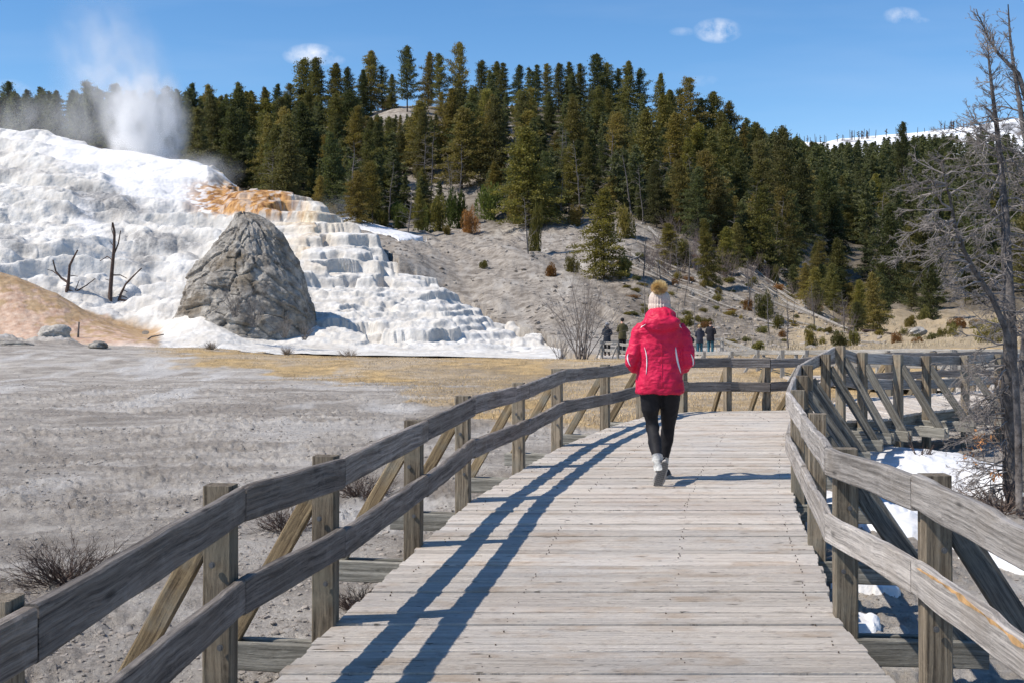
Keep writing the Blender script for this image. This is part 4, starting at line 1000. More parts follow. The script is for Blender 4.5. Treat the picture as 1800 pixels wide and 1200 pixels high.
def visitor(px, row_top, yu, label, coat, pants, cap, h=1.7, face=0., hood=False, hairc=None, dz=0.):
    J = []; E = []
    def j(x, y, z, r): J.append((x, y, z, r)); return len(J)-1
    pel = j(0, 0, .92, (.12, .09)); ch = j(0, 0, 1.30, (.13, .09)); nk = j(0, 0, 1.45, .055); hd = j(0, .01, 1.58, (.075, .085)); tp = j(0, .01, 1.66, (.055, .06)); E += [(pel, ch), (ch, nk), (nk, hd), (hd, tp)]
    c_ = j(0, .09, 1.56, .018); E.append((hd, c_))
    for s in (-1, 1):
        sh = j(s*.18, 0, 1.38, .05); el = j(s*.235, .0, 1.12, .042); wr = j(s*.15, .20, 1.08, .03); E += [(ch, sh), (sh, el), (el, wr)]
        hand(J, E, (s*.15, .20, 1.08), (-s*.4, .8, 0), s, .009, wr)
        hp = j(s*.09, 0, .85, .08); kn = j(s*.10, .02, .48, .055); an = j(s*.10, -.01, .09, .04); to = j(s*.12, .13, .04, .035); E += [(pel, hp), (hp, kn), (kn, an), (an, to)]
    body = skin_body("person", J, E, skin); sc = h/1.72
    x = (px-900)/1500*yu; zt = CAMZ-(row_top-530)/1500*yu
    body.location = (x, yu*K, zt-h+dz); body.rotation_euler[2] = face; body.scale = (sc, sc, sc)
    tag(body, label, "person")
    T = Tubes(); ring_loft(T, [(0, 0, .72, .20, .15), (0, 0, .95, .19, .145), (0, 0, 1.12, .18, .135), (0, 0, 1.3, .20, .135), (0, 0, 1.4, .17, .11), (0, 0, 1.46, .08, .08)], 20)
    for s in (-1, 1): T.add([(s*.16, 0, 1.37), (s*.22, 0, 1.25), (s*.245, 0, 1.12), (s*.2, .1, 1.09), (s*.155, .19, 1.08)], [.07, .068, .064, .058, .045], 12)
    if hood: ellipsoid(T, (0, -.07, 1.45), (.13, .09, .09), 16, 10)
    ck = T.build("coat", coat, body); mod(ck, 'REMESH', mode='VOXEL', voxel_size=.022, use_smooth_shade=True); mod(ck, 'DISPLACE', texture=tx_big, strength=.04, mid_level=.5)
    T = Tubes()
    for s in (-1, 1): T.add([(s*.07, 0, .93), (s*.095, 0, .75), (s*.10, .02, .48), (s*.10, -.01, .10)], [.115, .10, .078, .062], 12)
    pk = T.build("trousers", pants, body); 
    T = Tubes()
    for s in (-1, 1): ellipsoid(T, (s*.115, .05, .05), (.05, .14, .05), 12, 8)
    T.build("shoes", shoe_m, body)
    T = Tubes(); ellipsoid(T, (0, .0, 1.635), (.092, .105, .095), 16, 10)
    if cap is not None: T.build("knit_hat", cap, body)
    else: T.build("hair", hairc, body)
dn = simple("navy_coat", (.022, .028, .042), .7, .3, 5); ol = simple("olive_coat", (.085, .075, .035), .8, .3, 5); bkc = simple("black_coat", (.018, .018, .024), .7, .3, 5); sl = simple("slate_coat", (.04, .042, .06), .7, .3, 5)
jeans = simple("blue_jeans", (.03, .10, .14), .9, .3, 12); bp = simple("dark_trousers", (.018, .018, .02), .9, .3, 12); br_ = simple("brown_trousers", (.10, .07, .05), .9, .3, 12)
gcap = simple("grey_cap", (.23, .24, .27), .9, .3, 30); bcap = simple("black_cap", (.02, .02, .022), .9, .3, 30); hairb = simple("brown_hair", (.10, .06, .035), .7, .3, 30); hairl = simple("blonde_hair", (.34, .25, .13), .7, .3, 30)
visitor(1067, 567, 44.2, "far visitor in a long navy hooded coat and grey hat beside the leafless shrub", dn, bp, gcap, 1.70, R(-20), True)
visitor(1094, 559, 44.8, "far visitor in an olive green coat and black hat, left of the woman", ol, bp, bcap, 1.90, R(15))
visitor(1230, 571, 45.0, "far visitor in slate coat with pale hair, just right of the woman's shoulder", sl, jeans, None, 1.62, R(10), True, hairl)
visitor(1249, 565, 45.4, "far visitor in a black jacket and blue jeans at the end of the platform railing", bkc, jeans, None, 1.76, R(-25), False, hairb)
visitor(1212, 583, 45.0, "far visitor in dark clothes mostly hidden behind the woman's right arm", bkc, br_, bcap, 1.45, R(-5))
# ------------------------------------------------------------------ vegetation
def leaf_mat(name, dark, light, warm, wamt=.4, sc=1.0):
    m = M(name, .75, .2); rnd = m.rnd(); oc = m.coord("Object")
    n = m.noise(oc, 5*sc, 4, .7); n2 = m.noise(oc, 26*sc, 2, .6)
    c = m.mix(m.ramp(n, .35, .65), dark, light)
    c = m.mix(m.math('MULTIPLY', m.ramp(n2, .5, .7), .5), c, tuple(x*1.7 for x in light))
    c = m.mix(m.math('MULTIPLY', m.ramp(m.math('FRACT', m.math('MULTIPLY', rnd, 13.7)), .3, 1.), wamt), c, warm)
    v = m.ramp(rnd, 0, 1, .7, 1.35); c = m.mix(1.0, c, m.vec(v, v, v), 'MULTIPLY'); m.color(c)
    tr = m.t.nodes.new("ShaderNodeBsdfTranslucent"); c2 = m.mix(1.0, c, (2.2, 2.3, 1.3), 'MULTIPLY'); m.t.links.new(c2, tr.inputs[0])
    ms_ = m.t.nodes.new("ShaderNodeMixShader"); ms_.inputs[0].default_value = .25; m.t.links.new(m.b.outputs[0], ms_.inputs[1]); m.t.links.new(tr.outputs[0], ms_.inputs[2])
    m.t.links.new(ms_.outputs[0], m.t.nodes["Material Output"].inputs["Surface"]); return m.m
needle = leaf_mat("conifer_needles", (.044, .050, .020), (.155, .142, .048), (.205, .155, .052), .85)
needle_cool = leaf_mat("shaded_conifer_needles", (.030, .040, .021), (.095, .103, .041), (.135, .11, .045), .6)  # darker copy of the needles with shade put into the colour
needle_olive = leaf_mat("olive_juniper_foliage", (.07, .070, .020), (.19, .165, .045), (.19, .125, .04), .6)
green_bush = leaf_mat("green_juniper_foliage", (.040, .062, .018), (.105, .130, .035), (.14, .13, .04), .4)
rust_bush = leaf_mat("rusty_juniper_foliage", (.10, .050, .022), (.26, .130, .048), (.24, .12, .045), .5)
bark = simple("bark", (.085, .068, .055), .95, .5, 6)
bark_gray = M("dead_bark", .9, .15); oc = bark_gray.coord("Object")
bark_gray.color(bark_gray.mix(bark_gray.ramp(bark_gray.noise(oc, 9, 6, .75), .35, .66), (.055, .047, .043), (.22, .20, .19)))
bark_gray.bump(bark_gray.noise(oc, 30, 5, .75), .02, .9)
twig_pale = simple("pale_dead_twig", (.23, .205, .19), .9, .4, 3)
twig_dark = simple("dark_dead_twig", (.085, .06, .05), .9, .45, 9)
log_m = M("silvered_log", .9, .15); oc = log_m.coord("Object", (1, 9, 9))
log_m.color(log_m.mix(log_m.ramp(log_m.noise(oc, 1.5, 6, .7), .35, .65), (.15, .135, .12), (.40, .375, .34)))
def leaf_quads(C, A, B):
    """C centres, A,B half axes -> verts, faces"""
    n = len(C); V = np.empty((n, 4, 3)); V[:, 0] = C-A; V[:, 1] = C-B*.9; V[:, 2] = C+A; V[:, 3] = C+B
    return V.reshape(-1, 3), np.arange(n*4).reshape(n, 4)
def conifer_parts(seed, Rd=.17, t0=.1, nb=80, dens=1.0, round_=0., gap=.0, droop=.2):
    r = np.random.RandomState(seed); C = []; A = []; B = []; lim = Tubes()
    lean = r.uniform(-.015, .015, 2); lob = r.uniform(0, 6.28, 3); lam = r.uniform(.16, .36, 3)
    for i in range(nb):
        t = t0+(1-t0)*(i/nb)**.92; ang = i*2.399+r.uniform(-.4, .4)
        if r.rand() < gap: continue
        prof = (1-t)**(.70-.3*round_)*min(1, .55+(t-t0)/.22) + .015
        side = 1+lam[0]*math.sin(ang+lob[0]+t*5)+lam[1]*math.sin(2*ang+lob[1]+t*9)
        L = Rd*1.06*prof*side*r.uniform(.5, 1.3)
        if r.rand() < .06: L *= 1.3
        pit = -droop+(t**1.3)*1.0+r.uniform(-.12, .12); dx = np.array([math.cos(ang)*math.cos(pit), math.sin(ang)*math.cos(pit), math.sin(pit)])
        base = np.array([lean[0]*t, lean[1]*t, t])
        ns = max(2, int(3+L/.028))
        lim.add([tuple(base), tuple(base+dx*L*.85)], [.0035*(1.1-t), .001], 3, False)
        for k in range(ns):
            s = .22+.80*(k+r.rand()*.6)/ns; p = base+dx*L*s+np.array([0, 0, -.10*L*s*s]); m_ = max(4, int(16*dens*(.6+.6*s)))
            sp = (.008+.016*min(1, L/.1))*(1.15-.35*s)
            q = p+r.normal(0, 1, (m_, 3))*np.array([sp*1.25, sp*1.25, sp*.62])
            a = r.normal(0, 1, (m_, 3)); a = a+dx*1.3; a /= np.linalg.norm(a, axis=1)[:, None]
            u = r.normal(0, 1, (m_, 3))+np.array([0, 0, .3]); b = np.cross(a, u); b /= np.linalg.norm(b, axis=1)[:, None]
            sz = r.uniform(.0075, .0145, (m_, 1))
            C.append(q); A.append(a*sz); B.append(b*sz*.55)
    # pointed leader
    q = np.array([lean[0], lean[1], .985])+r.normal(0, 1, (30, 3))*np.array([.006, .006, .018]); a = r.normal(0, .5, (30, 3))+np.array([0, 0, 1.]); a /= np.linalg.norm(a, axis=1)[:, None]
    b = np.cross(a, r.normal(0, 1, (30, 3))); b /= np.linalg.norm(b, axis=1)[:, None]; C.append(q); A.append(a*.012); B.append(b*.006)
    return np.concatenate(C), np.concatenate(A), np.concatenate(B), lim
def trunk_mesh(name, mat, r0=.012, seed=0):
    r = random.Random(seed); T = Tubes(); T.add([(r.uniform(-.002, .002), r.uniform(-.002, .002), z) for z in (-.08, 0, .2, .45, .7, .92)], [r0*1.5, r0, r0*.8, r0*.6, r0*.35, r0*.1], 7)
    me = bpy.data.meshes.new(name); me.from_pydata([tuple(v) for v in T.v], [], T.f); me.materials.append(mat); return me
def crown_mesh(name, parts, mat):
    C, A, B, lim = parts; V, Fq = leaf_quads(C, A, B); n = len(V); V = np.concatenate([V, np.array([tuple(v) for v in lim.v])]); Fq = np.concatenate([Fq, np.array([f for f in lim.f if len(f) == 4])+n])
    me = bpy.data.meshes.new(name); me.vertices.add(len(V)); me.vertices.foreach_set("co", V.astype(np.float32).ravel()); nf = len(Fq)
    me.loops.add(nf*4); me.loops.foreach_set("vertex_index", Fq.astype(np.int32).ravel()); me.polygons.add(nf)
    me.polygons.foreach_set("loop_start", np.arange(0, nf*4, 4, dtype=np.int32)); me.polygons.foreach_set("loop_total", np.full(nf, 4, np.int32))
    mi = np.zeros(nf, np.int32); mi[len(C):] = 1; me.update(calc_edges=True)
    me.materials.append(mat); me.materials.append(bark); me.polygons.foreach_set("material_index", mi); return me
SPEC = dict(fir=[(1, .25, .08, 125, 1., .15, 0, .2), (2, .225, .05, 120, 1., .25, .04, .12), (3, .265, .09, 120, 1., .45, .06, .2), (4, .215, .11, 115, 1., .35, .1, .05), (5, .275, .06, 125, 1., .3, .05, .25)],
            pine=[(11, .25, .20, 88, 1., .7, .10, -.05), (12, .23, .24, 80, 1., .9, .14, .0), (13, .27, .17, 84, 1., .6, .16, .05)])
MESH = {}
for kind, L in SPEC.items():
    for mi_, mat in enumerate((needle, needle_cool, needle_olive)):
        pass
for kind, L in SPEC.items():
    for k, a in enumerate(L):
        parts = conifer_parts(*a)
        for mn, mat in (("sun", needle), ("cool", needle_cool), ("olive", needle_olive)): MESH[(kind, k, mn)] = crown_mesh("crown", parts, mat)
        MESH[("trunk", kind, k)] = trunk_mesh("trunk", bark, .013, k)
def tree(kind, k, tone, px, yu, h, label, group=None, rot=None, wide=1.0, z=None, name="conifer_tree", cat="conifer"):
    x = (px-900)/1500*yu; z = gz(x, yu)-.1 if z is None else z
    e = empty(name, (x, yu*K, z), rng.uniform(0, 6.28) if rot is None else rot); e.scale = (h*wide, h*wide, h)
    e.rotation_euler[0] = rng.uniform(-.03, .03); e.rotation_euler[1] = rng.uniform(-.03, .03)
    link(bpy.data.objects.new("crown", MESH[(kind, k, tone)]), e); link(bpy.data.objects.new("trunk", MESH[("trunk", kind, k)]), e)
    tag(e, label, cat, group); return e
def row_of(x, yu, z): return 530+(CAMZ-z)/yu*1500
def ktree(px, tip, base, tone="sun", kind="fir", wide=1., label=None, group=None, yu=None, k=None, **kw):
    """one conifer whose foot is on the slope where the bare ground shows at row `base`"""
    y = yu or hit(px, base) or 160
    x = (px-900)/1500*y; z0 = gz(x, y); top = CAMZ-(tip-530)/1500*y
    return tree(kind, rng.randrange(len(SPEC[kind])) if k is None else k, tone, px, y, max(2.0, top-z0), label, group, wide=wide, **kw)
count = 0
CREST = [(14, 143, 'pine'), (48, 158, 'fir'), (72, 165, 'pine'), (98, 160, 'fir'), (128, 160, 'fir'), (150, 145, 'pine'), (178, 158, 'fir'), (205, 148, 'fir'), (232, 162, 'pine'), (262, 160, 'fir'), (292, 156, 'pine'), (312, 168, 'fir'), (334, 147, 'fir'), (352, 172, 'pine'),
 (372, 178, 'fir'), (396, 164, 'fir'), (420, 148, 'pine'), (442, 158, 'fir'), (466, 152, 'fir'), (486, 149, 'fir'), (512, 150, 'pine'), (538, 104, 'fir'), (556, 102, 'fir'), (590, 112, 'fir'), (612, 118, 'pine'), (640, 125, 'fir'), (652, 90, 'fir'), (672, 118, 'pine'),
 (690, 130, 'fir'), (752, 92, 'fir'), (774, 98, 'pine'), (806, 75, 'pine'), (846, 108, 'pine'), (872, 110, 'fir'), (884, 112, 'fir'), (910, 116, 'fir'), (942, 112, 'fir'), (960, 112, 'pine'), (982, 112, 'fir'), (1000, 110, 'fir'), (1022, 112, 'pine'), (1050, 97, 'fir'), (1068, 112, 'fir'),
 (1088, 120, 'pine'), (1104, 108, 'fir'), (1124, 124, 'pine'), (1160, 128, 'fir'), (1182, 158, 'fir'), (1200, 160, 'pine'), (1216, 140, 'pine'), (1234, 172, 'fir'), (1254, 162, 'fir'), (1284, 181, 'fir'), (1306, 215, 'fir'), (1330, 218, 'fir')]
for i, (px, tip, kd) in enumerate(CREST):
    base = float(np.interp(px, [0, 350, 480, 520, 600, 690, 750, 900, 1050, 1150, 1250, 1340], [238, 240, 238, 205, 208, 195, 196, 196, 196, 215, 258, 305]))
    yu = float(np.interp(px, [0, 350, 500, 1050, 1200, 1340], [158, 160, 166, 164, 158, 162]))+rng.uniform(-6, 3)
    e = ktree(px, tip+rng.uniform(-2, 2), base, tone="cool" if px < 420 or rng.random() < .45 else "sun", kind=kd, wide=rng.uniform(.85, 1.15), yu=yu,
          label=("dark conifer in the row beyond the steaming white crest" if px < 350 else "dark conifer standing against the sky along the hill crest"), group=("conifers behind the steam" if px < 350 else "conifers on the hill crest")); count += 1
NAMED = [(716, 82, 200, 'cool', 'pine', .95, "tall open-branched pine alone on the bare patch of the crest, trunk showing"),
 (812, 190, 336, 'sun', 'fir', 1.15, "big dark conifer mid-slope with bare trunk above the green junipers"),
 (930, 225, 402, 'olive', 'fir', 1.15, "broad olive conifer at the clearing edge right of the junipers"),
 (1062, 330, 492, 'olive', 'fir', 1.25, "yellowish olive conifer standing alone on the slope above the leafless shrub"),
 (860, 190, 300, 'sun', 'fir', .75, "narrow green conifer left of the thin bare strip of hillside"),
 (1000, 255, 372, 'olive', 'pine', .9, "rusty crowned thin tree right of the broad olive conifer"),
 (1178, 392, 462, 'olive', 'fir', 1.6, "squat bright olive juniper on the log-strewn slope"),
 (1245, 385, 500, 'olive', 'fir', .75, "ragged pale olive conifer beside the bare forked snag"),
 (1462, 462, 548, 'sun', 'fir', 1.2, "dark bushy young fir at the foot of the forest, left one of the close pair"),
 (1478, 468, 556, 'cool', 'fir', 1.1, "dark bushy young fir at the foot of the forest, right one of the close pair"),
 (1535, 478, 588, 'sun', 'fir', 1.05, "green fir with short bare trunk on the edge of the tan meadow"),
 (1553, 488, 580, 'cool', 'fir', 1.1, "dark fir touching the green fir on the edge of the tan meadow"),
 (1508, 492, 572, 'olive', 'fir', .9, "small yellow-green fir left of the green fir at the meadow edge"),
 (1348, 515, 560, 'cool', 'fir', 1.3, "small dark fir on the open log slope below the gully"),
 (1432, 425, 500, 'sun', 'fir', .9, "slim young green fir among logs above the close pair of firs"),
 (655, 285, 402, 'olive', 'pine', .95, "thin hazy pine with bare trunk beside the snow streak"),
 (628, 300, 400, 'olive', 'fir', 1.0, "faded olive conifer left of the thin hazy pine"),
 (735, 330, 408, 'olive', 'fir', .9, "dusty olive conifer behind the pale dead tree at the clearing"),
 (1385, 226, 420, 'cool', 'pine', .8, "tall ragged pine rising above its neighbours where the snowy ridge begins"),
 (1586, 216, 330, 'cool', 'pine', .7, "lone dark round-topped pine breaking the far forest skyline")]
for (px, tip, base, tone, kd, wd, lab) in NAMED: ktree(px, tip, base, tone, kd, wd, lab); count += 1
# forest that clothes the hill
bot = lambda px: np.interp(px, [300, 350, 450, 560, 660, 760, 850, 900, 1000, 1050, 1150, 1250, 1300, 1350, 1400, 1450, 1500, 1560, 1650, 1800], [300, 335, 368, 386, 396, 392, 385, 388, 396, 372, 405, 436, 465, 482, 498, 528, 556, 570, 572, 566])
topb = lambda px: np.interp(px, [300, 350, 500, 600, 700, 1000, 1100, 1200, 1300, 1400, 1500, 1600, 1800], [250, 240, 220, 210, 205, 200, 215, 255, 310, 350, 370, 360, 345])
placed = []
tries = 0
while count < 296 and tries < 30000:
    tries += 1; px = rng.uniform(335, 1840) if rng.random() < .8 else rng.uniform(340, 1340); py = rng.uniform(float(topb(px)), float(bot(px)))
    if math.hypot((px-700)/80, (py-200)/24) < 1 or math.hypot((px-790)/70, (py-338)/24) < 1: continue
    if abs(px-(905-(py-185)*.12)) < 9 and 185 < py < 350: continue
    dmin = 10 if px < 1350 else 12
    if any(math.hypot((px-a)*1.0, (py-b)*1.15) < dmin for a, b in placed): continue
    yu = hit(px, py)
    if yu is None or yu > 205: continue
    placed.append((px, py)); u = rng.random()
    h = rng.uniform(4.5, 12.5)*(1.0 if px < 1350 else 1.2)
    if yu < 100: h *= .82
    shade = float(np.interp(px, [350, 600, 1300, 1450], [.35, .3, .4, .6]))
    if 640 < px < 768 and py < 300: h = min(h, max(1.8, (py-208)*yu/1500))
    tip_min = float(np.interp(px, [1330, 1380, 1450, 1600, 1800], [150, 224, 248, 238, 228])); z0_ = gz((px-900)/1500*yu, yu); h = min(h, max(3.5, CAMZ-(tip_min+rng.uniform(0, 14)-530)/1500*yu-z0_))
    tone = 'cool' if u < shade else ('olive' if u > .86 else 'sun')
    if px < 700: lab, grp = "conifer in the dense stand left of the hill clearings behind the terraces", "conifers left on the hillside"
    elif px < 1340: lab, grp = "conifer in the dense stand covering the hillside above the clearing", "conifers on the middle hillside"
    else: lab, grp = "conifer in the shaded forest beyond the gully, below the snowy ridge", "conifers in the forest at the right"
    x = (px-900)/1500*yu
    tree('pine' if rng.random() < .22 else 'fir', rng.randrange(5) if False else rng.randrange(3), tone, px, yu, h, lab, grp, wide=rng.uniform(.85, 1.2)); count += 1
# far forest on the right, a mass of crowns
def far_forest():
    base = []
    for s, mt in ((31, 0), (32, 0)):
        C, A, B, lim = conifer_parts(s, .24, .05, 60, .5, .3); base.append((C, A*1.9, B*1.9))
    r = np.random.RandomState(5); Cs = []; As = []; Bs = []
    for i in range(430):
        px = r.uniform(1310, 1960); yu = r.uniform(175, 330)
        if px < 1420 and yu < 200: continue
        x = (px-900)/1500*yu; z = gz(x, yu); row = row_of(x, yu, z)
        tm = np.interp(px, [1310, 1380, 1450, 1600, 1800], [205, 236, 251, 238, 224])+r.uniform(0, 14); h = min(r.uniform(9, 14), CAMZ-(tm-530)/1500*yu-z)
        if h < 4: continue
        C, A, B = base[i % 2]; a = r.uniform(0, 6.28); ca, sa = math.cos(a), math.sin(a); Rz = np.array([[ca, -sa, 0], [sa, ca, 0], [0, 0, 1]])
        sk = r.rand(len(C)) < .8
        Cs.append((C[sk]@Rz.T)*h+np.array([x, yu*K, z])); As.append((A[sk]@Rz.T)*h); Bs.append((B[sk]@Rz.T)*h)
    k_ = 0
    while k_ < 230:       # smaller trees filling in between the large ones of the hill
        px = r.uniform(345, 1345); py = r.uniform(float(topb(px))-8, float(bot(px))-6)
        if math.hypot((px-700)/80, (py-200)/24) < 1 or math.hypot((px-790)/70, (py-338)/24) < 1 or (abs(px-(905-(py-185)*.12)) < 8 and py < 350): continue
        k_ += 1; yu = hit(px, py); x = (px-900)/1500*yu; z = gz(x, yu); h = r.uniform(3.5, 8)
        if 640 < px < 768 and py < 300: h = min(h, max(1.6, (py-208)*yu/1500))
        C, A, B = base[k_ % 2]; a = r.uniform(0, 6.28); ca, sa = math.cos(a), math.sin(a); Rz = np.array([[ca, -sa, 0], [sa, ca, 0], [0, 0, 1]])
        Cs.append((C@Rz.T)*h+np.array([x, yu*K, z])); As.append((A@Rz.T)*h); Bs.append((B@Rz.T)*h)
    for i in range(70):   # the far side behind the crest, left
        px = r.uniform(-60, 380); yu = r.uniform(135, 158); x = (px-900)/1500*yu; z = gz(x, yu); h = r.uniform(7, 9.5); C, A, B = base[i % 2]
        Cs.append(C*h+np.array([x, yu*K, z])); As.append(A*h); Bs.append(B*h)
    C = np.concatenate(Cs); A = np.concatenate(As); B = np.concatenate(Bs); V, Fq = leaf_quads(C, A, B)
    mt = leaf_mat("far_forest_needles", (.034, .042, .024), (.10, .105, .045), (.10, .095, .05), .3, .05)
    o = mesh_np("forest", V, Fq, mt, smooth=False); tag(o, "smaller and farther conifers filling the hillside and climbing towards the snowy ridge", "forest", kind="stuff")
far_forest()
# burnt poles on the ridge
def ridge_poles():
    T = Tubes(); r = random.Random(4)
    for i in range(60):
        px = r.uniform(1470, 1700) if i < 45 else r.uniform(1340, 1460); yu = 1330; row = np.interp(px, [1280, 1345, 1400, 1450, 1480, 1560, 1650, 1720, 1800], [275, 238, 246, 250, 243, 236, 226, 218, 204])+5
        p = at(px, row, yu); T.add([p, p+Vector((r.uniform(-1, 1), 0, r.uniform(7, 17)))], [.55, .3], 4)
        if i % 4 == 0:
            for k in range(7): T.add([p+Vector((0, 0, 4+k*1.3)), p+Vector((r.uniform(-3, 3), 0, 4.5+k*1.3))], [.9, .3], 4)
    o = T.build("burnt_forest", twig_dark); tag(o, "thin burnt trunks standing along the snowy ridge", "forest", kind="stuff")
ridge_poles()

# ---- dead trees and leafless shrubs
MINR, CHR = .0012, .5
def grow(T, p, d, L, r, depth, rg, curve=.25, grav=0., nchild=4, sub=.5, sides=5, spread=.9):
    n = max(3, min(9, int(L/.12))) if depth > 1 else 3; pts = [p.copy()]; rad = [r]; dd = d.normalized(); cur = p.copy()
    for i in range(n):
        dd = (dd+Vector((rg.gauss(0, curve), rg.gauss(0, curve), rg.gauss(0, curve)+grav))*(1/n)**.5).normalized(); cur = cur+dd*(L/n); pts.append(cur.copy()); rad.append(r*(1-.78*(i+1)/n))
    T.add(pts, rad, sides if depth > 1 else 3, False)
    if depth <= 0: return
    for k in range(nchild):
        t = rg.uniform(.25, .97); i = min(n-1, int(t*n)); q = pts[i].lerp(pts[i+1], t*n-i); base = (pts[i+1]-pts[i]).normalized()
        ax = Vector((rg.gauss(0, 1), rg.gauss(0, 1), rg.gauss(0, 1))).cross(base).normalized(); nd = (base+ax*rg.uniform(.5, spread)).normalized()
        grow(T, q, nd, L*sub*rg.uniform(.6, 1.2)*(1.15-t*.5), max(MINR, r*CHR*(1-.5*t)), depth-1, rg, curve, grav*.7, nchild, sub, sides, spread)
def dead_tree(name, label, p, h, seed, mat=twig_pale, lean=(0, 0), nb=22, blen=.28, r0=.02, up=.3, depth=2, cat="dead tree", group=None, tbr=.25, nchild=4, grav=-.05):
    rg = random.Random(seed); e = empty(name, p); tag(e, label, cat, group); T = Tubes(); pts = []; n = 10; w = Vector((0, 0, 0))
    for i in range(n+1):
        t = i/n; w = w+Vector((rg.gauss(0, .012), rg.gauss(0, .012), 0))*h; pts.append(Vector((lean[0]*t*h, lean[1]*t*h, t*h-.15))+w*.5)
    T.add(pts, [h*r0*(1-.9*i/n)+.004 for i in range(n+1)], 7); T.build("trunk", bark_gray.m, e)
    B = Tubes()
    for k in range(nb):
        t = tbr+(1-tbr)*k/nb; i = min(n-1, int(t*n)); q = pts[i].lerp(pts[i+1], t*n-i); a = rg.uniform(0, 6.28); d = Vector((math.cos(a), math.sin(a), up+rg.uniform(-.25, .35)))
        grow(B, q, d, h*blen*(1.1-t*.75)*rg.uniform(.5, 1.15), h*r0*.28*(1-.6*t)+.002, depth, rg, .28, grav, nchild, .5, 4)
    B.build("branches", mat, e); return e
def shrub(name, label, p, h, w, seed, mat, n=16, depth=2, cat="leafless shrub", r=.012, nchild=4, group=None, upb=1.0, sub=.5):
    rg = random.Random(seed); T = Tubes()
    for k in range(n):
        a = rg.uniform(0, 6.28); s = rg.uniform(.1, 1)*w/h; d = Vector((math.cos(a)*s, math.sin(a)*s, upb)); grow(T, Vector((rg.uniform(-.1, .1)*w, rg.uniform(-.1, .1)*w, -.05)), d, h*rg.uniform(.6, 1.02)/max(.5, d.normalized().z)**.5, r, depth, rg, .22, .03, nchild, sub, 4, .8)
    me = bpy.data.meshes.new(name); me.from_pydata([tuple(v) for v in T.v], [], T.f); me.materials.append(mat)
    o = link(bpy.data.objects.new(name, me)); o.location = p; return tag(o, label, cat, group)
def ground_at(px, yu, dz=0.): x = (px-900)/1500*yu; return Vector((x, yu*K, gz(x, yu)+dz))
def slope_at(px, py): return ground_at(px, hit(px, py))
shrub("leafless_shrub", "large grey leafless shrub fanning up at the right end of the terraces", ground_at(1022, 43.2), 4.3, 2.6, 3, simple("shrub_twig", (.20, .175, .16), .9, .35, 5), 22, 3, r=.032, nchild=4)
shrub("leafless_shrub", "low grey leafless shrub at the foot of the large leafless shrub, left side", ground_at(985, 43.5), 1.7, 1.3, 4, simple("shrub_twig", (.24, .22, .21), .9, .35, 5), 14, 2, r=.02)
for i, (px, py, h_, lab) in enumerate([(412, 552, 1.3, "thin grey twiggy shrub at the left foot of the grey rock cone"), (500, 588, 1.1, "bushy grey shrub at the right foot of the grey rock cone"), (535, 592, .8, "small pale shrub in the snow-white deposit right of the rock cone"), (445, 570, 1.5, "upright leafless shrub against the dark face of the rock cone")]):
    yu = 47.6; p = at(px, py+4, yu); p.z = max(p.z, gz(p.x, yu)); shrub("leafless_shrub", lab, p, h_*1.3, h_*1.2, 20+i, simple("shrub_twig", (.19, .17, .155), .9, .4, 5), 20, 2, r=.018)
# small dead trees rooted in the white deposit
def trav_tree(px, py, h, seed, label, segs, mat=twig_dark):
    yu, z = trav_hit(px, py); x = (px-900)/1500*yu; e = empty("dead_tree", (x, yu*K, z)); tag(e, label, "dead tree"); T = Tubes(); B = Tubes(); s = yu/1500
    for i, (pts, r) in enumerate(segs):
        P_ = [Vector(((a-px)*s, (i*.3 % .7-.3)*(j/len(pts)), (py-b)*s-.15)) for j, (a, b) in enumerate(pts)]; T = Tubes(); T.add(P_, [r*(1-.75*j/len(P_)) for j in range(len(P_))], 6); T.build("trunk" if i == 0 else "branch", mat, e)
trav_tree(193, 524, 4, 1, "tallest bare dead trunk standing in the white deposit", [([(193, 528), (195, 500), (198, 470), (202, 430), (203, 405), (200, 388)], .17), ([(200, 445), (208, 425), (212, 402)], .06), ([(199, 455), (188, 447), (174, 455)], .05), ([(197, 480), (212, 480), (224, 486)], .05), ([(200, 430), (192, 420)], .03), ([(201, 415), (197, 400), (198, 390)], .04), ([(195, 490), (184, 487)], .03)])
trav_tree(120, 512, 4, 2, "forked dead tree in the white deposit above the orange slope", [([(116, 515), (120, 500), (122, 485), (124, 465), (132, 450), (139, 438)], .13), ([(120, 495), (108, 487), (98, 475), (93, 455)], .09), ([(120, 508), (132, 511), (150, 500), (165, 488)], .06), ([(104, 483), (92, 474), (84, 472)], .04), ([(132, 509), (136, 498), (138, 490)], .04), ([(123, 482), (138, 484)], .03)])
trav_tree(209, 529, 3, 3, "slanting dead sapling just right of the tallest dead trunk", [([(208, 530), (213, 515), (222, 498), (236, 484), (251, 470)], .10), ([(217, 508), (224, 512)], .03), ([(213, 518), (222, 522)], .03)])
trav_tree(236, 522, 3, 4, "fallen dead branch lying across the white deposit", [([(212, 524), (232, 526), (256, 533), (284, 551)], .07), ([(232, 526), (247, 527)], .03)])
def stick(px, py, yu, segs, label, mat):
    p = at(px, py, yu); s = yu/1500; T = Tubes()
    for pts, r in segs: T.add([Vector(((a-px)*s, 0, (py-b)*s)) for a, b in pts], [r*(1-.6*j/len(pts)) for j in range(len(pts))], 6)
    me = bpy.data.meshes.new("dead_stump"); me.from_pydata([tuple(v) for v in T.v], [], T.f); me.materials.append(mat); o = link(bpy.data.objects.new("dead_stump", me)); o.location = p; tag(o, label, "dead stump")
stick(138, 594, 46.5, [([(137, 596), (138, 580), (139, 566)], .07)], "short upright bleached stump right of the pale boulder", bark_gray.m)
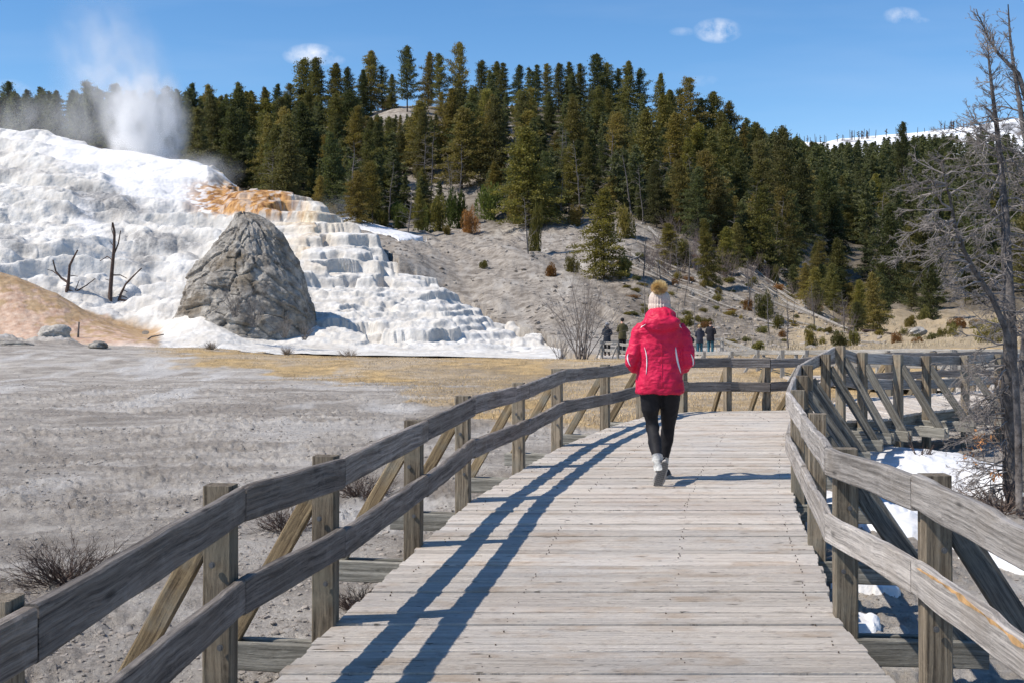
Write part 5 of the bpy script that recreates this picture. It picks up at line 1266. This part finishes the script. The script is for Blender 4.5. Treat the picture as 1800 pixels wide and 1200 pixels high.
stick(258, 600, 46.5, [([(256, 600), (266, 592), (288, 588)], .05)], "thin bent dead stick at the foot of the orange slope", bark_gray.m)
# snags in the forest
SN = [(748, 232, 345, "pale forked dead tree in the middle of the hillside, left of the big dark conifer", (.0, 0), 24), (618, 245, 392, "grey dead tree among dark conifers above the snow streak", (0, 0), 20), (716, 318, 412, "pale leaning dead tree at the left edge of the clearing", (.08, 0), 26), (1112, 262, 378, "thin white leaning dead pole in the dense forest", (-.16, 0), 6),
      (1160, 280, 386, "grey twiggy snag in the forest above the log slope", (0, 0), 26), (1238, 400, 498, "bare forked snag on the log slope right of the olive juniper", (.04, 0), 26), (928, 345, 452, "grey half-dead juniper leaning over the clearing", (-.05, 0), 26), (1130, 402, 492, "bare dark dead tree behind the woman's hat", (.02, 0), 26), (1212, 405, 500, "straight grey pole snag left of the bare forked snag", (0, 0), 6),
      (478, 258, 372, "grey dead tree left among dark conifers above the orange terrace", (0, 0), 24), (985, 300, 395, "grey dead tree right of the broad olive conifer", (.03, 0), 22), (1222, 530, 580, "small twiggy dead tree above the right-hand visitors", (0, 0), 24), (1385, 520, 612, "bushy leafless dead tree in front of the log slope", (0, 0), 34), (1548, 330, 470, "thin grey snag in the forest right of the gully", (0, 0), 14), (1290, 372, 462, "broken grey snag at the gully edge", (0, 0), 8)]
for i, (px, tip, base, lab, ln, nb) in enumerate(SN):
    yu = hit(px, base); p = ground_at(px, yu); h = CAMZ-(tip-530)/1500*yu-p.z
    dead_tree("dead_tree", lab, p, h, 50+i, twig_pale if i not in (7, 11, 12) else simple("grey_twig", (.15, .13, .115), .9, .4, 5), ln, nb, .30, .016, .35, 2, tbr=.2)
for i in range(22):
    px = rng.uniform(1080, 1500); lo = float(np.interp(px, [1080, 1300, 1500], [440, 480, 560])); py = rng.uniform(lo, 604); yu = hit(px, py); p = ground_at(px, yu)
    dead_tree("dead_tree", "small bare grey tree scattered over the log slope", p, rng.uniform(1.8, 4.2), 700+i, twig_pale if i % 2 else bpy.data.materials["grey_twig"], (rng.uniform(-.15, .15), 0), 18, .32, .014, .4, 2, group="small bare trees on the log slope")
for i in range(24):
    px = rng.uniform(400, 1560); py = float(bot(px))-rng.uniform(0, 60); yu = hit(px, py); p = ground_at(px, yu)
    dead_tree("dead_tree", "bare grey snag standing among the conifers near the forest foot", p, rng.uniform(5, 10), 760+i, twig_pale, (rng.uniform(-.12, .12), 0), 20, .24, .012, .35, 2, group="snags near the forest foot")
for i in range(16):
    px = rng.uniform(1270, 1520); py = float(np.interp(px, [1270, 1400, 1520], [470, 520, 580]))+rng.uniform(-18, 18); yu = hit(px, py)
    tree('fir', rng.randrange(5), rng.choice(['sun', 'olive', 'cool']), px, yu, rng.uniform(2.4, 5.0), "young conifer scattered below the forest edge on the log slope", "young conifers on the log slope", wide=1.25)
# junipers and bushes at the clearing
def bush_mesh(seed, n=2600, mat=green_bush, spiky=.4):
    r = np.random.RandomState(seed); nl = 14; th_ = r.uniform(0, 6.28, nl); lr_ = r.uniform(.1, .62, nl); lc = np.stack([np.cos(th_)*lr_, np.sin(th_)*lr_, r.uniform(.15, .62, nl)], -1); ls = r.uniform(.18, .36, nl)
    k = r.randint(0, nl, n); d = r.normal(0, 1, (n, 3)); d /= np.linalg.norm(d, axis=1)[:, None]; rad = ls[k]*r.uniform(.35, 1, n)**.5
    C = lc[k]+d*rad[:, None]*np.array([1, 1, 1+spiky]); C[:, 2] = np.abs(C[:, 2])
    a = d+np.array([0, 0, .6])+r.normal(0, .5, (n, 3)); a /= np.linalg.norm(a, axis=1)[:, None]; b = np.cross(a, r.normal(0, 1, (n, 3))); b /= np.linalg.norm(b, axis=1)[:, None]
    sz = r.uniform(.035, .075, (n, 1)); V, Fq = leaf_quads(C, a*sz, b*sz*.4)
    me = bpy.data.meshes.new("foliage"); me.vertices.add(len(V)); me.vertices.foreach_set("co", V.astype(np.float32).ravel()); nf = len(Fq); me.loops.add(nf*4); me.loops.foreach_set("vertex_index", Fq.astype(np.int32).ravel()); me.polygons.add(nf)
    me.polygons.foreach_set("loop_start", np.arange(0, nf*4, 4, dtype=np.int32)); me.polygons.foreach_set("loop_total", np.full(nf, 4, np.int32)); me.update(calc_edges=True); me.materials.append(mat); return me
BM = {}
for nm, mt in (("green", green_bush), ("olive", needle_olive), ("rust", rust_bush), ("dark", needle)):
    for k in range(3): BM[(nm, k)] = bush_mesh(60+k*7+len(nm), 2600, mt)
def bush(px, base, hpx, wpx, tone, label, group=None, yu=None):
    yu = yu or hit(px, base); s = yu/1500; o = link(bpy.data.objects.new("juniper_bush", BM[(tone, rng.randrange(3))])); p = ground_at(px, yu, -.05); o.location = p
    o.scale = (wpx*s/1.7, wpx*s/1.7, hpx*s/.95); o.rotation_euler[2] = rng.uniform(0, 6); tag(o, label, "bush", group); return o
for a in [(828, 412, 46, 40, 'rust', "rust-orange juniper bush at the clearing edge"), (862, 385, 66, 62, 'green', "broad bright green juniper bush right of the rusty bush"), (802, 398, 72, 50, 'green', "green juniper bush left of the rusty bush"), (772, 404, 66, 44, 'olive', "olive juniper bush, second to the left of the rusty bush"), (742, 402, 56, 36, 'green', "yellow-green juniper bush beside the leaning dead tree"),
          (784, 414, 18, 20, 'olive', "tiny yellow-green bush in front of the green junipers"), (900, 395, 60, 36, 'olive', "olive juniper bush under the broad olive conifer"), (942, 446, 90, 34, 'olive', "tall thin yellowish juniper in the clearing beside the grey half-dead one"), (852, 470, 18, 22, 'olive', "single small olive bush out on the bare slope"), (965, 490, 24, 36, 'rust', "low rust-brown bush beneath the tall thin juniper"), (1008, 488, 32, 36, 'dark', "dark green low bush left of the alone-standing olive conifer"),
          (1102, 492, 44, 42, 'dark', "dark rounded juniper right of the alone-standing olive conifer"), (1190, 470, 50, 60, 'olive', "rounded olive bush over the scattered logs"), (1100, 420, 62, 44, 'olive', "olive bush right behind the alone-standing conifer"), (1262, 420, 40, 36, 'green', "green bush above the bare forked snag"), (1205, 572, 26, 36, 'olive', "small olive bush just right of the woman's hood"), (1360, 500, 34, 22, 'olive', "small olive bush beside the snow in the gully"), (1345, 560, 50, 44, 'dark', "dark juniper on the log slope right of the visitors"), (1368, 580, 28, 30, 'olive', "olive bush under the dark juniper on the log slope"),
          (1425, 606, 34, 30, 'olive', "olive bush at the foot of the log slope behind the railing"), (1475, 608, 30, 34, 'dark', "dark round bush behind the peak of the right railing"), (1330, 612, 18, 34, 'olive', "low sprawling bush behind the grey lower railing"), (1500, 606, 30, 26, 'olive', "yellowish bush at the start of the tan meadow"), (1598, 578, 22, 28, 'olive', "small olive bush beside the grey boulder on the meadow"), (1622, 560, 30, 34, 'dark', "small dark bush at the meadow's back edge"), (1742, 600, 44, 60, 'dark', "dark bush behind the big dead tree"),
          (1305, 462, 34, 44, 'green', "green low bush at the top of the gully"), (1400, 470, 40, 30, 'dark', "dark bush in the shaded gully"), (700, 398, 44, 34, 'green', "green bush left of the leaning dead tree"), (672, 396, 34, 30, 'olive', "hazy olive bush beside the snow streak"), (1012, 398, 40, 34, 'olive', "olive bush under the rusty crowned thin tree"), (905, 208, 26, 24, 'olive', "pale bush on the bare strip near the crest"), (882, 212, 24, 40, 'green', "grey-green bush on the crest at the bare strip"), (680, 188, 22, 34, 'rust', "brownish bush on the bare patch of the crest")]:
    bush(*a)
for i in range(95):      # little shrubs of the lower slope
    px = rng.uniform(1090, 1560); lo = float(np.interp(px, [1090, 1300, 1450, 1560], [430, 470, 520, 560])); py = rng.uniform(lo, 606)
    if hit(px, py) is None: continue
    bush(px, py, rng.uniform(5, 15), rng.uniform(14, 34), rng.choice(['olive', 'rust', 'dark', 'dark', 'dark', 'olive']), "little scrubby bush among the fallen logs", "scrubby bushes on the log slope")
for i in range(26):
    px = rng.uniform(440, 720); py = float(np.interp(px, [440, 560, 720], [372, 384, 402]))-rng.uniform(0, 16)
    bush(px, py, rng.uniform(16, 38), rng.uniform(20, 36), rng.choice(['olive', 'green', 'dark']), "undergrowth bush along the forest foot behind the orange and white terraces", "bushes along the forest foot")
for i in range(12):
    px = rng.uniform(1560, 1800); yu = rng.uniform(52, 92); bush(px, 0, rng.uniform(10, 26), rng.uniform(18, 40), rng.choice(['olive', 'dark', 'rust']), "brushy bush on the tan meadow beyond the right railing", "bushes on the tan meadow", yu=yu)
# fallen logs
def log(px, py, L, ang, r, label, group=None, yu=None, mat=None, br=0):
    yu = yu or hit(px, py)
    if yu is None: return
    s = 1500/yu; T = Tubes(); x0 = (px-900)/1500*yu; n = 8; pts = []; rg = random.Random(int(px*7+py))
    for i in range(n+1):
        t = i/n-.5; x = x0+math.cos(ang)*L*t; yy = yu+math.sin(ang)*L*t/K; pts.append(Vector((x, yy*K, 0)))
    z = [gz(p.x, p.y/K)+r*.9 for p in pts]; zl = np.polyfit(np.arange(n+1), z, 1); 
    for i, p in enumerate(pts): p.z = max(zl[0]*i+zl[1], z[i]-.1)+rg.uniform(-.01, .01)
    c = pts[n//2].copy(); T.add([p-c for p in pts], [r*(1.1-.6*i/n) for i in range(n+1)], 7)
    for k in range(br):
        i = rg.randrange(2, n); d = Vector((rg.gauss(0, 1), rg.gauss(0, 1), abs(rg.gauss(0, 1))+.3)); grow(T, pts[i]-c, d, L*rg.uniform(.1, .25), r*.3, 1, rg, .3, 0, 3)
    me = bpy.data.meshes.new("fallen_log"); me.from_pydata([tuple(v) for v in T.v], [], T.f); me.materials.append(mat or log_m.m)
    o = link(bpy.data.objects.new("fallen_log", me)); o.location = c; tag(o, label, "fallen log", group)
for i in range(88):
    t = rng.random(); px = 1100+t*420+rng.uniform(-30, 30); c0 = 430+t*150; py = c0+rng.uniform(-34, 48)
    if py > 606: continue
    a = rng.choice([-1, -1, -1, 1])*rng.uniform(.5, 1.45)
    log(px, py, rng.uniform(1.6, 6.0), a, rng.uniform(.05, .12), "silvered fallen log on the slope running down to the tan meadow", "fallen logs on the slope", br=2 if rng.random() < .5 else 0)
log(1440, 565, 9, -1.2, .20, "thick pale fallen trunk low on the log slope"); log(1180, 470, 6, -.9, .13, "long pale log left of the squat olive juniper"); log(1560, 592, 4.2, .25, .11, "dark broken log lying on the tan meadow", mat=twig_dark, br=3); log(1395, 410, 7, .7, .10, "pale log high in the gully")
for i in range(26):
    px = rng.uniform(872, 1030); py = rng.uniform(385, 425)
    yu = hit(px, py); 
    shrub("dead_branch_pile", "bleached tangle of dead branches on the clearing beside the grey half-dead juniper", ground_at(px, yu), rng.uniform(.5, 1.3), rng.uniform(1, 2.2), 300+i, twig_pale, 6, 2, "dead branches", .02, 3, "bleached branch tangles", upb=.5)
for i in range(44):      # grey-violet leafless thickets in the gully
    px = rng.uniform(1100, 1500); py = float(np.interp(px, [1100, 1270, 1460, 1500], [430, 455, 520, 560]))+rng.uniform(-30, 50)
    yu = hit(px, py); shrub("leafless_shrub", "grey-violet leafless thicket on the slope and gully below the forest", ground_at(px, yu), rng.uniform(1.6, 2.8), 1.8, 340+i, simple("thicket_twig", (.17, .135, .125), .95, .3, 3) if i == 0 else bpy.data.materials["thicket_twig"], 12, 2, "leafless shrub", .02, 4, "thickets below the forest")
# near sagebrush skeletons by the deck
NB = [(112, 1000, 6.1, .30, .42, "dark tangled leafless bush on the grey flat at the far left"), (505, 925, 7.6, .22, .34, "dark low bush behind the second post of the left railing"), (636, 880, 9.0, .26, .42, "dark bush between the second and third posts of the left railing"), (632, 1030, 5.6, .14, .22, "small twiggy bush at the deck edge by the second post"), (300, 1130, 4.9, .1, .2, "sparse twigs under the nearest left brace")]
for i, (px, py, yu, h, w, lab) in enumerate(NB):
    shrub("leafless_bush", lab, ground_at(px, yu, .0), h*1.15, w*1.6, 400+i, twig_dark, 70 if i != 4 else 16, 2, "dead bush", .0055, 5, upb=.55, sub=.55)
# the big dead tree on the right
def big_dead_tree():
    global MINR, CHR
    MINR, CHR = .0024, .62
    rg = random.Random(21); yb = 9.2; sc = .73
    def P3(px, py, yu): return at(px, py, yu)
    e = empty("dead_tree", at(1778, 905, yb)); tag(e, "big grey dead tree crowded with silvery twigs beside the right railing bend", "dead tree"); o = e.location.copy()
    T = Tubes(); main = [(1782, 925), (1778, 860), (1776, 780), (1772, 700), (1776, 620), (1774, 540), (1769, 450), (1767, 380), (1760, 300), (1753, 230), (1744, 160), (1738, 105), (1735, 70)]
    mp_ = [P3(a, b, yb+.15*math.sin(i))-o for i, (a, b) in enumerate(main)]
    T.add(mp_, [q_*sc for q_ in [.17, .13, .115, .105, .10, .088, .075, .062, .048, .036, .026, .015, .007]], 12); T.build("trunk", bark_gray.m, e)
    T = Tubes(); st = [(1792, 905), (1790, 760), (1784, 650), (1766, 575), (1742, 520), (1712, 475), (1694, 440), (1680, 400), (1670, 350), (1663, 325), (1655, 285)]
    sp_ = [P3(a, b, yb-.35-.06*i)-o for i, (a, b) in enumerate(st)]
    T.add(sp_, [q_*sc for q_ in [.05, .05, .046, .042, .038, .033, .028, .022, .016, .012, .006]], 9); T.build("stem", bark_gray.m, e)
    T = Tubes(); s2 = [(1800, 910), (1806, 760), (1802, 640), (1815, 520), (1830, 400), (1822, 300), (1812, 200), (1790, 130), (1755, 95), (1738, 70), (1722, 30)]
    s2p = [P3(a, b, yb+.5)-o for a, b in s2]
    T.add(s2p, [q_*sc for q_ in [.12, .11, .10, .09, .08, .065, .05, .035, .024, .016, .008]], 9)
    s3 = [(1822, 300), (1800, 235), (1792, 180), (1782, 120), (1775, 60), (1772, 8)]
    s3p = [P3(a, b, yb+.5)-o for a, b in s3]; T.add(s3p, [q_*sc for q_ in [.06, .045, .035, .026, .018, .008]], 8); T.build("stem", bark_gray.m, e)
    B = Tubes()
    def limb(path, k0, k1, n, L, r, dirs, depth=2, grav=-.25, nch=6, sub=.5, curve=.30):
        for k in range(n):
            t = rg.uniform(k0, k1)*(len(path)-1); i = min(len(path)-2, int(t)); q = path[i].lerp(path[i+1], t-i)
            d = Vector(dirs)+Vector((rg.gauss(0, .35), rg.gauss(0, .55), rg.gauss(0, .25))); grow(B, q, d, L*sc*rg.uniform(.55, 1.15), r*sc*rg.uniform(.8, 1.2), depth, rg, curve, grav, nch, sub, 5, 1.0)
    limb(sp_, .35, .98, 30, .80, .017, (-1, -.1, .25), 3, -.14, 5)
    limb(sp_, .35, .95, 12, .5, .012, (.7, -.2, .3), 2, -.3)
    limb(mp_, .34, .78, 46, .86, .017, (-.9, -.25, .22), 3, -.14, 5)
    limb(mp_, .34, .8, 26, .6, .015, (.9, -.2, .2), 2, -.3, 7)
    limb(mp_, .06, .36, 36, .90, .016, (-1, -.25, .0), 3, -.14, 5)
    limb(mp_, .74, .99, 40, .26, .007, (-.5, 0, .55), 2, .1, 4)
    limb(mp_, .72, .99, 34, .26, .007, (.6, 0, .5), 2, .1, 4)
    limb(s2p, .5, .98, 36, .34, .010, (-.4, -.1, .5), 2, .15, 5)
    limb(s3p, .1, .98, 26, .24, .008, (-.6, 0, .6), 2, .15, 4)
    limb(s2p, .2, .6, 24, .75, .016, (-.8, -.2, .2), 3, -.12, 5)
    B.build("twigs", twig_pale, e)
    r = np.random.RandomState(3); C = []; 
    for (px, py, s, n) in ((1722, 775, 20, 60), (1748, 835, 10, 30), (1700, 800, 14, 22)):
        c = np.array(P3(px, py, yb-.3)-o); C.append(c+r.normal(0, 1, (n, 3))*s/1500*yb*.5)
    C = np.concatenate(C); a = r.normal(0, 1, C.shape)*.012; b = r.normal(0, 1, C.shape)*.006; V, Fq = leaf_quads(C, a, b)
    mesh_np("withered_needles", V, Fq, simple("withered_needles", (.36, .17, .07), .9, .5, 20), e, smooth=False)
big_dead_tree(); MINR, CHR = .0012, .5
shrub("leafless_shrub", "tangle of dead sticks and twigs around the base of the big dead tree", ground_at(1765, 9.1), .5, 1.2, 500, simple("base_twig", (.16, .12, .10), .9, .5, 6), 46, 2, "leafless shrub", .012, 5, upb=.45)
shrub("leafless_shrub", "brown brush to the right behind the big dead tree trunk", ground_at(1812, 10.2), 1.5, .8, 501, simple("brush_twig", (.17, .11, .075), .9, .5, 6), 30, 3, "leafless shrub", .012, 4)
shrub("fallen_branch", "dark dead branch poking up from the snow behind the right railing", ground_at(1622, 11.0, .1), .40, .5, 502, twig_dark, 5, 2, "dead branch", .016, 4, upb=.7)
for i, (a, b_, c_, d_) in enumerate([(4.9, 10.2, 1.3, .05), (5.5, 9.2, 1.2, .04), (4.1, 7.4, .8, .03)]):
    T = Tubes(); r_ = random.Random(i); p = [Vector((a+k*.2*c_, b_*K+r_.uniform(-.05, .05)-k*.12, gz(a+k*.2*c_, b_-k*.09)+d_+.03)) for k in range(6)]; T.add(p, [d_*(1-.12*k) for k in range(6)], 7)
    o = T.build("fallen_log", log_m.m); tag(o, ["bare branch lying in the snow under the far braces", "grey stick lying at the edge of the big snow drift", "short grey stick near the snow bank behind the right railing"][i], "fallen log")

# ---- ground cover
def scatter_blades(n, px0, px1, y0, y1, maskf, hmin, hmax, name, mat, label, seed=1, wid=.005):
    r = np.random.RandomState(seed); yu = np.exp(r.uniform(math.log(y0), math.log(y1), n)); px = r.uniform(px0, px1, n); x = (px-900)/1500*yu
    k = r.rand(n) < maskf(x, yu, px); x, yu, px = x[k], yu[k], px[k]; z = ground_z(x, yu); n = len(x); C = np.stack([x, yu*K, z-.02], -1)
    h = r.uniform(hmin, hmax, n)*(.6+.8*vnoise(x*1.3, yu*K*1.3, 77)); a = r.uniform(0, 6.28, n); w = wid*(1+yu*.03); le = r.uniform(.1, .9, n)
    dx = np.stack([np.cos(a), np.sin(a), 0*a], -1)*w[:, None]; tp = C+np.stack([np.cos(a*7)*h*le, np.sin(a*7)*h*le, h], -1)
    V = np.stack([C-dx, C+dx, tp], 1).reshape(-1, 3); o = mesh_np(name, V, np.arange(n*3).reshape(n, 3), mat, smooth=False, k=3); tag(o, label, "grass", kind="stuff")
def tanmask(x, yu, px):
    z = ground_base(x, yu); row = 530+(CAMZ-z)/yu*1500; wb = fbm(x*.5, yu*K*.35, 40, 4); w2_ = fbm(x*.16, yu*K*.12, 44, 4)
    fr = np.interp(px, [200, 330, 450, 600, 760, 900, 1050, 1200, 1500], [606, 612, 640, 675, 705, 725, 760, 800, 900])
    m_ = sstep(12, -6, row+wb*70+w2_*40-fr)*sstep(180, 330, px+wb*120)*(px < 1500)
    return np.clip(m_*(.35+1.6*np.clip(fbm(x*.9, yu*K*.7, 90, 3)+.25, 0, 1)), 0, 1)*(~((x > np.interp(yu, [a for a, b in LE], [b for a, b in LE])-.1) & (yu < 13.2)))
gold = simple("dry_golden_grass", (.56, .41, .22), .9, .45, .9)
scatter_blades(150000, 230, 1700, 11, 45, tanmask, .03, .085, "dry_grass", gold, "short dry golden grass on the flat between boardwalk and terraces")
scatter_blades(22000, 1050, 1900, 46, 95, lambda x, yu, px: np.clip(fbm(x*.3, yu*.5, 95, 3)+.35, 0, 1)*sstep(1000, 1250, px), .10, .30, "dry_grass", simple("pale_dry_grass", (.47, .385, .255), .9, .3, 1), "pale dry grass tufts on the slope and meadow", 2, .010)
for i, (px, py, w, lab) in enumerate([(505, 612, 34, "grey sagebrush clump at the foot of the white deposit, left"), (612, 613, 90, "long low grey sagebrush clump in front of the terraces"), (372, 616, 50, "grey sagebrush clump left of the flat's golden grass")]):
    yu = 42.; shrub("sagebrush", lab, ground_at(px, yu), .45, w/1500*yu*.5, 520+i, simple("sage_twig", (.27, .22, .17), .95, .4, 3), 60, 2, "bush", .012, 4, upb=.7)
def stones(n, px0, px1, y0, y1, s0, s1, name, label, mat, seed, dens=None):
    r = np.random.RandomState(seed); yu = np.exp(r.uniform(math.log(y0), math.log(y1), n)); px = r.uniform(px0, px1, n); x = (px-900)/1500*yu
    k = vnoise(x*.9, yu*K*.9, 66) > .35; inside = (x > np.interp(yu, [a for a, b in LE], [b for a, b in LE])-.05) & (x < np.interp(yu, [a for a, b in RE], [b for a, b in RE])+.05) & (yu < 13)
    k &= ~inside; x, yu = x[k], yu[k]; n = len(x); z = ground_z(x, yu)
    ph_ = (1+5**.5)/2; oc_ = np.array([[-1, ph_, 0], [1, ph_, 0], [-1, -ph_, 0], [1, -ph_, 0], [0, -1, ph_], [0, 1, ph_], [0, -1, -ph_], [0, 1, -ph_], [ph_, 0, -1], [ph_, 0, 1], [-ph_, 0, -1], [-ph_, 0, 1.]])/1.9
    fc = np.array([[0, 11, 5], [0, 5, 1], [0, 1, 7], [0, 7, 10], [0, 10, 11], [1, 5, 9], [5, 11, 4], [11, 10, 2], [10, 7, 6], [7, 1, 8], [3, 9, 4], [3, 4, 2], [3, 2, 6], [3, 6, 8], [3, 8, 9], [4, 9, 5], [2, 4, 11], [6, 2, 10], [8, 6, 7], [9, 8, 1]])
    s = s0*(s1/s0)**(r.rand(n)**2.6); V = oc_[None]*(1+r.uniform(-.3, .3, (n, 12, 1)))*s[:, None, None]*np.stack([r.uniform(.8, 1.5, n), r.uniform(.7, 1.1, n), r.uniform(.35, .7, n)], -1)[:, None]; a = r.uniform(0, 6.28, n); ca, sa = np.cos(a)[:, None], np.sin(a)[:, None]
    V = np.stack([V[..., 0]*ca-V[..., 1]*sa, V[..., 0]*sa+V[..., 1]*ca, V[..., 2]], -1)+np.stack([x, yu*K, z+s*.05], -1)[:, None]
    Fq = (fc[None]+np.arange(n)[:, None, None]*12).reshape(-1, 3); o = mesh_np(name, V.reshape(-1, 3), Fq, mat, smooth=False, k=3); tag(o, label, "gravel", kind="stuff")
clod = simple("crust_clods", (.30, .265, .23), .95, .35, 2)
stones(26000, -150, 1100, 3.0, 30, .005, .030, "gravel", "loose grey crumbs of crust scattered over the flat", clod, 8)
stones(9000, 1350, 2100, 3.0, 20, .005, .028, "gravel", "grey gravel on the low ground right of the boardwalk", clod, 9)
stones(5000, 640, 1560, 50, 100, .05, .28, "gravel", "scattered stones on the bare grey slope", clod, 10)
# ---- steam from the spring behind the white crest
def steam(c, rad, dens, label, seed, tilt=0.0, scale=3.0, lift=.0):
    bpy_ = bmesh.new(); bmesh.ops.create_icosphere(bpy_, subdivisions=3, radius=1.0); me = bpy.data.meshes.new("steam"); bpy_.to_mesh(me); bpy_.free()
    mt = bpy.data.materials.new("steam_%d" % seed if False else "steam"); mt.use_nodes = True; t = mt.node_tree; t.nodes.clear()
    out = t.nodes.new("ShaderNodeOutputMaterial"); pv = t.nodes.new("ShaderNodeVolumePrincipled"); pv.inputs["Color"].default_value = (1, 1, 1, 1); pv.inputs["Anisotropy"].default_value = 0.0
    t.links.new(pv.outputs[0], out.inputs["Volume"]); tc = t.nodes.new("ShaderNodeTexCoord")
    ln = t.nodes.new("ShaderNodeVectorMath"); ln.operation = 'LENGTH'; t.links.new(tc.outputs["Object"], ln.inputs[0])
    mr = t.nodes.new("ShaderNodeMapRange"); mr.inputs[1].default_value = .98; mr.inputs[2].default_value = .15; mr.interpolation_type = 'SMOOTHSTEP'; t.links.new(ln.outputs["Value"], mr.inputs[0])
    mp_ = t.nodes.new("ShaderNodeMapping"); mp_.inputs["Location"].default_value = (seed*3.1, seed*1.7, 0); mp_.inputs["Scale"].default_value = (1, 1, .55*rad[2]/rad[0]); t.links.new(tc.outputs["Object"], mp_.inputs[0])
    nz_ = t.nodes.new("ShaderNodeTexNoise"); nz_.inputs["Scale"].default_value = scale; nz_.inputs["Detail"].default_value = 3.5; nz_.inputs["Roughness"].default_value = .6; nz_.inputs["Distortion"].default_value = .6; t.links.new(mp_.outputs[0], nz_.inputs["Vector"])
    m2 = t.nodes.new("ShaderNodeMapRange"); m2.inputs[1].default_value = .40; m2.inputs[2].default_value = .75; t.links.new(nz_.outputs["Fac"], m2.inputs[0])
    sp_ = t.nodes.new("ShaderNodeSeparateXYZ"); t.links.new(tc.outputs["Object"], sp_.inputs[0])
    m3 = t.nodes.new("ShaderNodeMapRange"); m3.inputs[1].default_value = 1; m3.inputs[2].default_value = -1; m3.inputs[3].default_value = .12; m3.inputs[4].default_value = 1.; t.links.new(sp_.outputs[2], m3.inputs[0])
    a = t.nodes.new("ShaderNodeMath"); a.operation = 'MULTIPLY'; t.links.new(mr.outputs[0], a.inputs[0]); t.links.new(m2.outputs[0], a.inputs[1])
    b = t.nodes.new("ShaderNodeMath"); b.operation = 'MULTIPLY'; t.links.new(a.outputs[0], b.inputs[0]); t.links.new(m3.outputs[0], b.inputs[1])
    d = t.nodes.new("ShaderNodeMath"); d.operation = 'MULTIPLY'; t.links.new(b.outputs[0], d.inputs[0]); d.inputs[1].default_value = dens; t.links.new(d.outputs[0], pv.inputs["Density"])
    me.materials.append(mt); o = link(bpy.data.objects.new("steam", me)); o.location = c; o.scale = rad; o.rotation_euler = (0, tilt, 0); tag(o, label, "steam", kind="stuff")
steam(at(258, 215, 99), (5.6, 7.0, 8.6), 3.0, "dense white steam plume rising behind the travertine crest", 1)
steam(at(190, 110, 99), (8.0, 7.0, 11.0), .40, "thin upper part of the steam plume drifting left against the sky", 2, R(-22))
steam(at(95, 215, 101), (11.5, 6.0, 5.5), .32, "faint veil of steam over the conifers at the left", 3)
steam(at(345, 300, 96), (6.4, 5.0, 2.8), .7, "low steam blowing off the crest towards the orange terrace", 4)
steam(at(585, 375, 92), (4.6, 4.0, 2.6), .25, "light mist above the stepped terrace tops", 5)
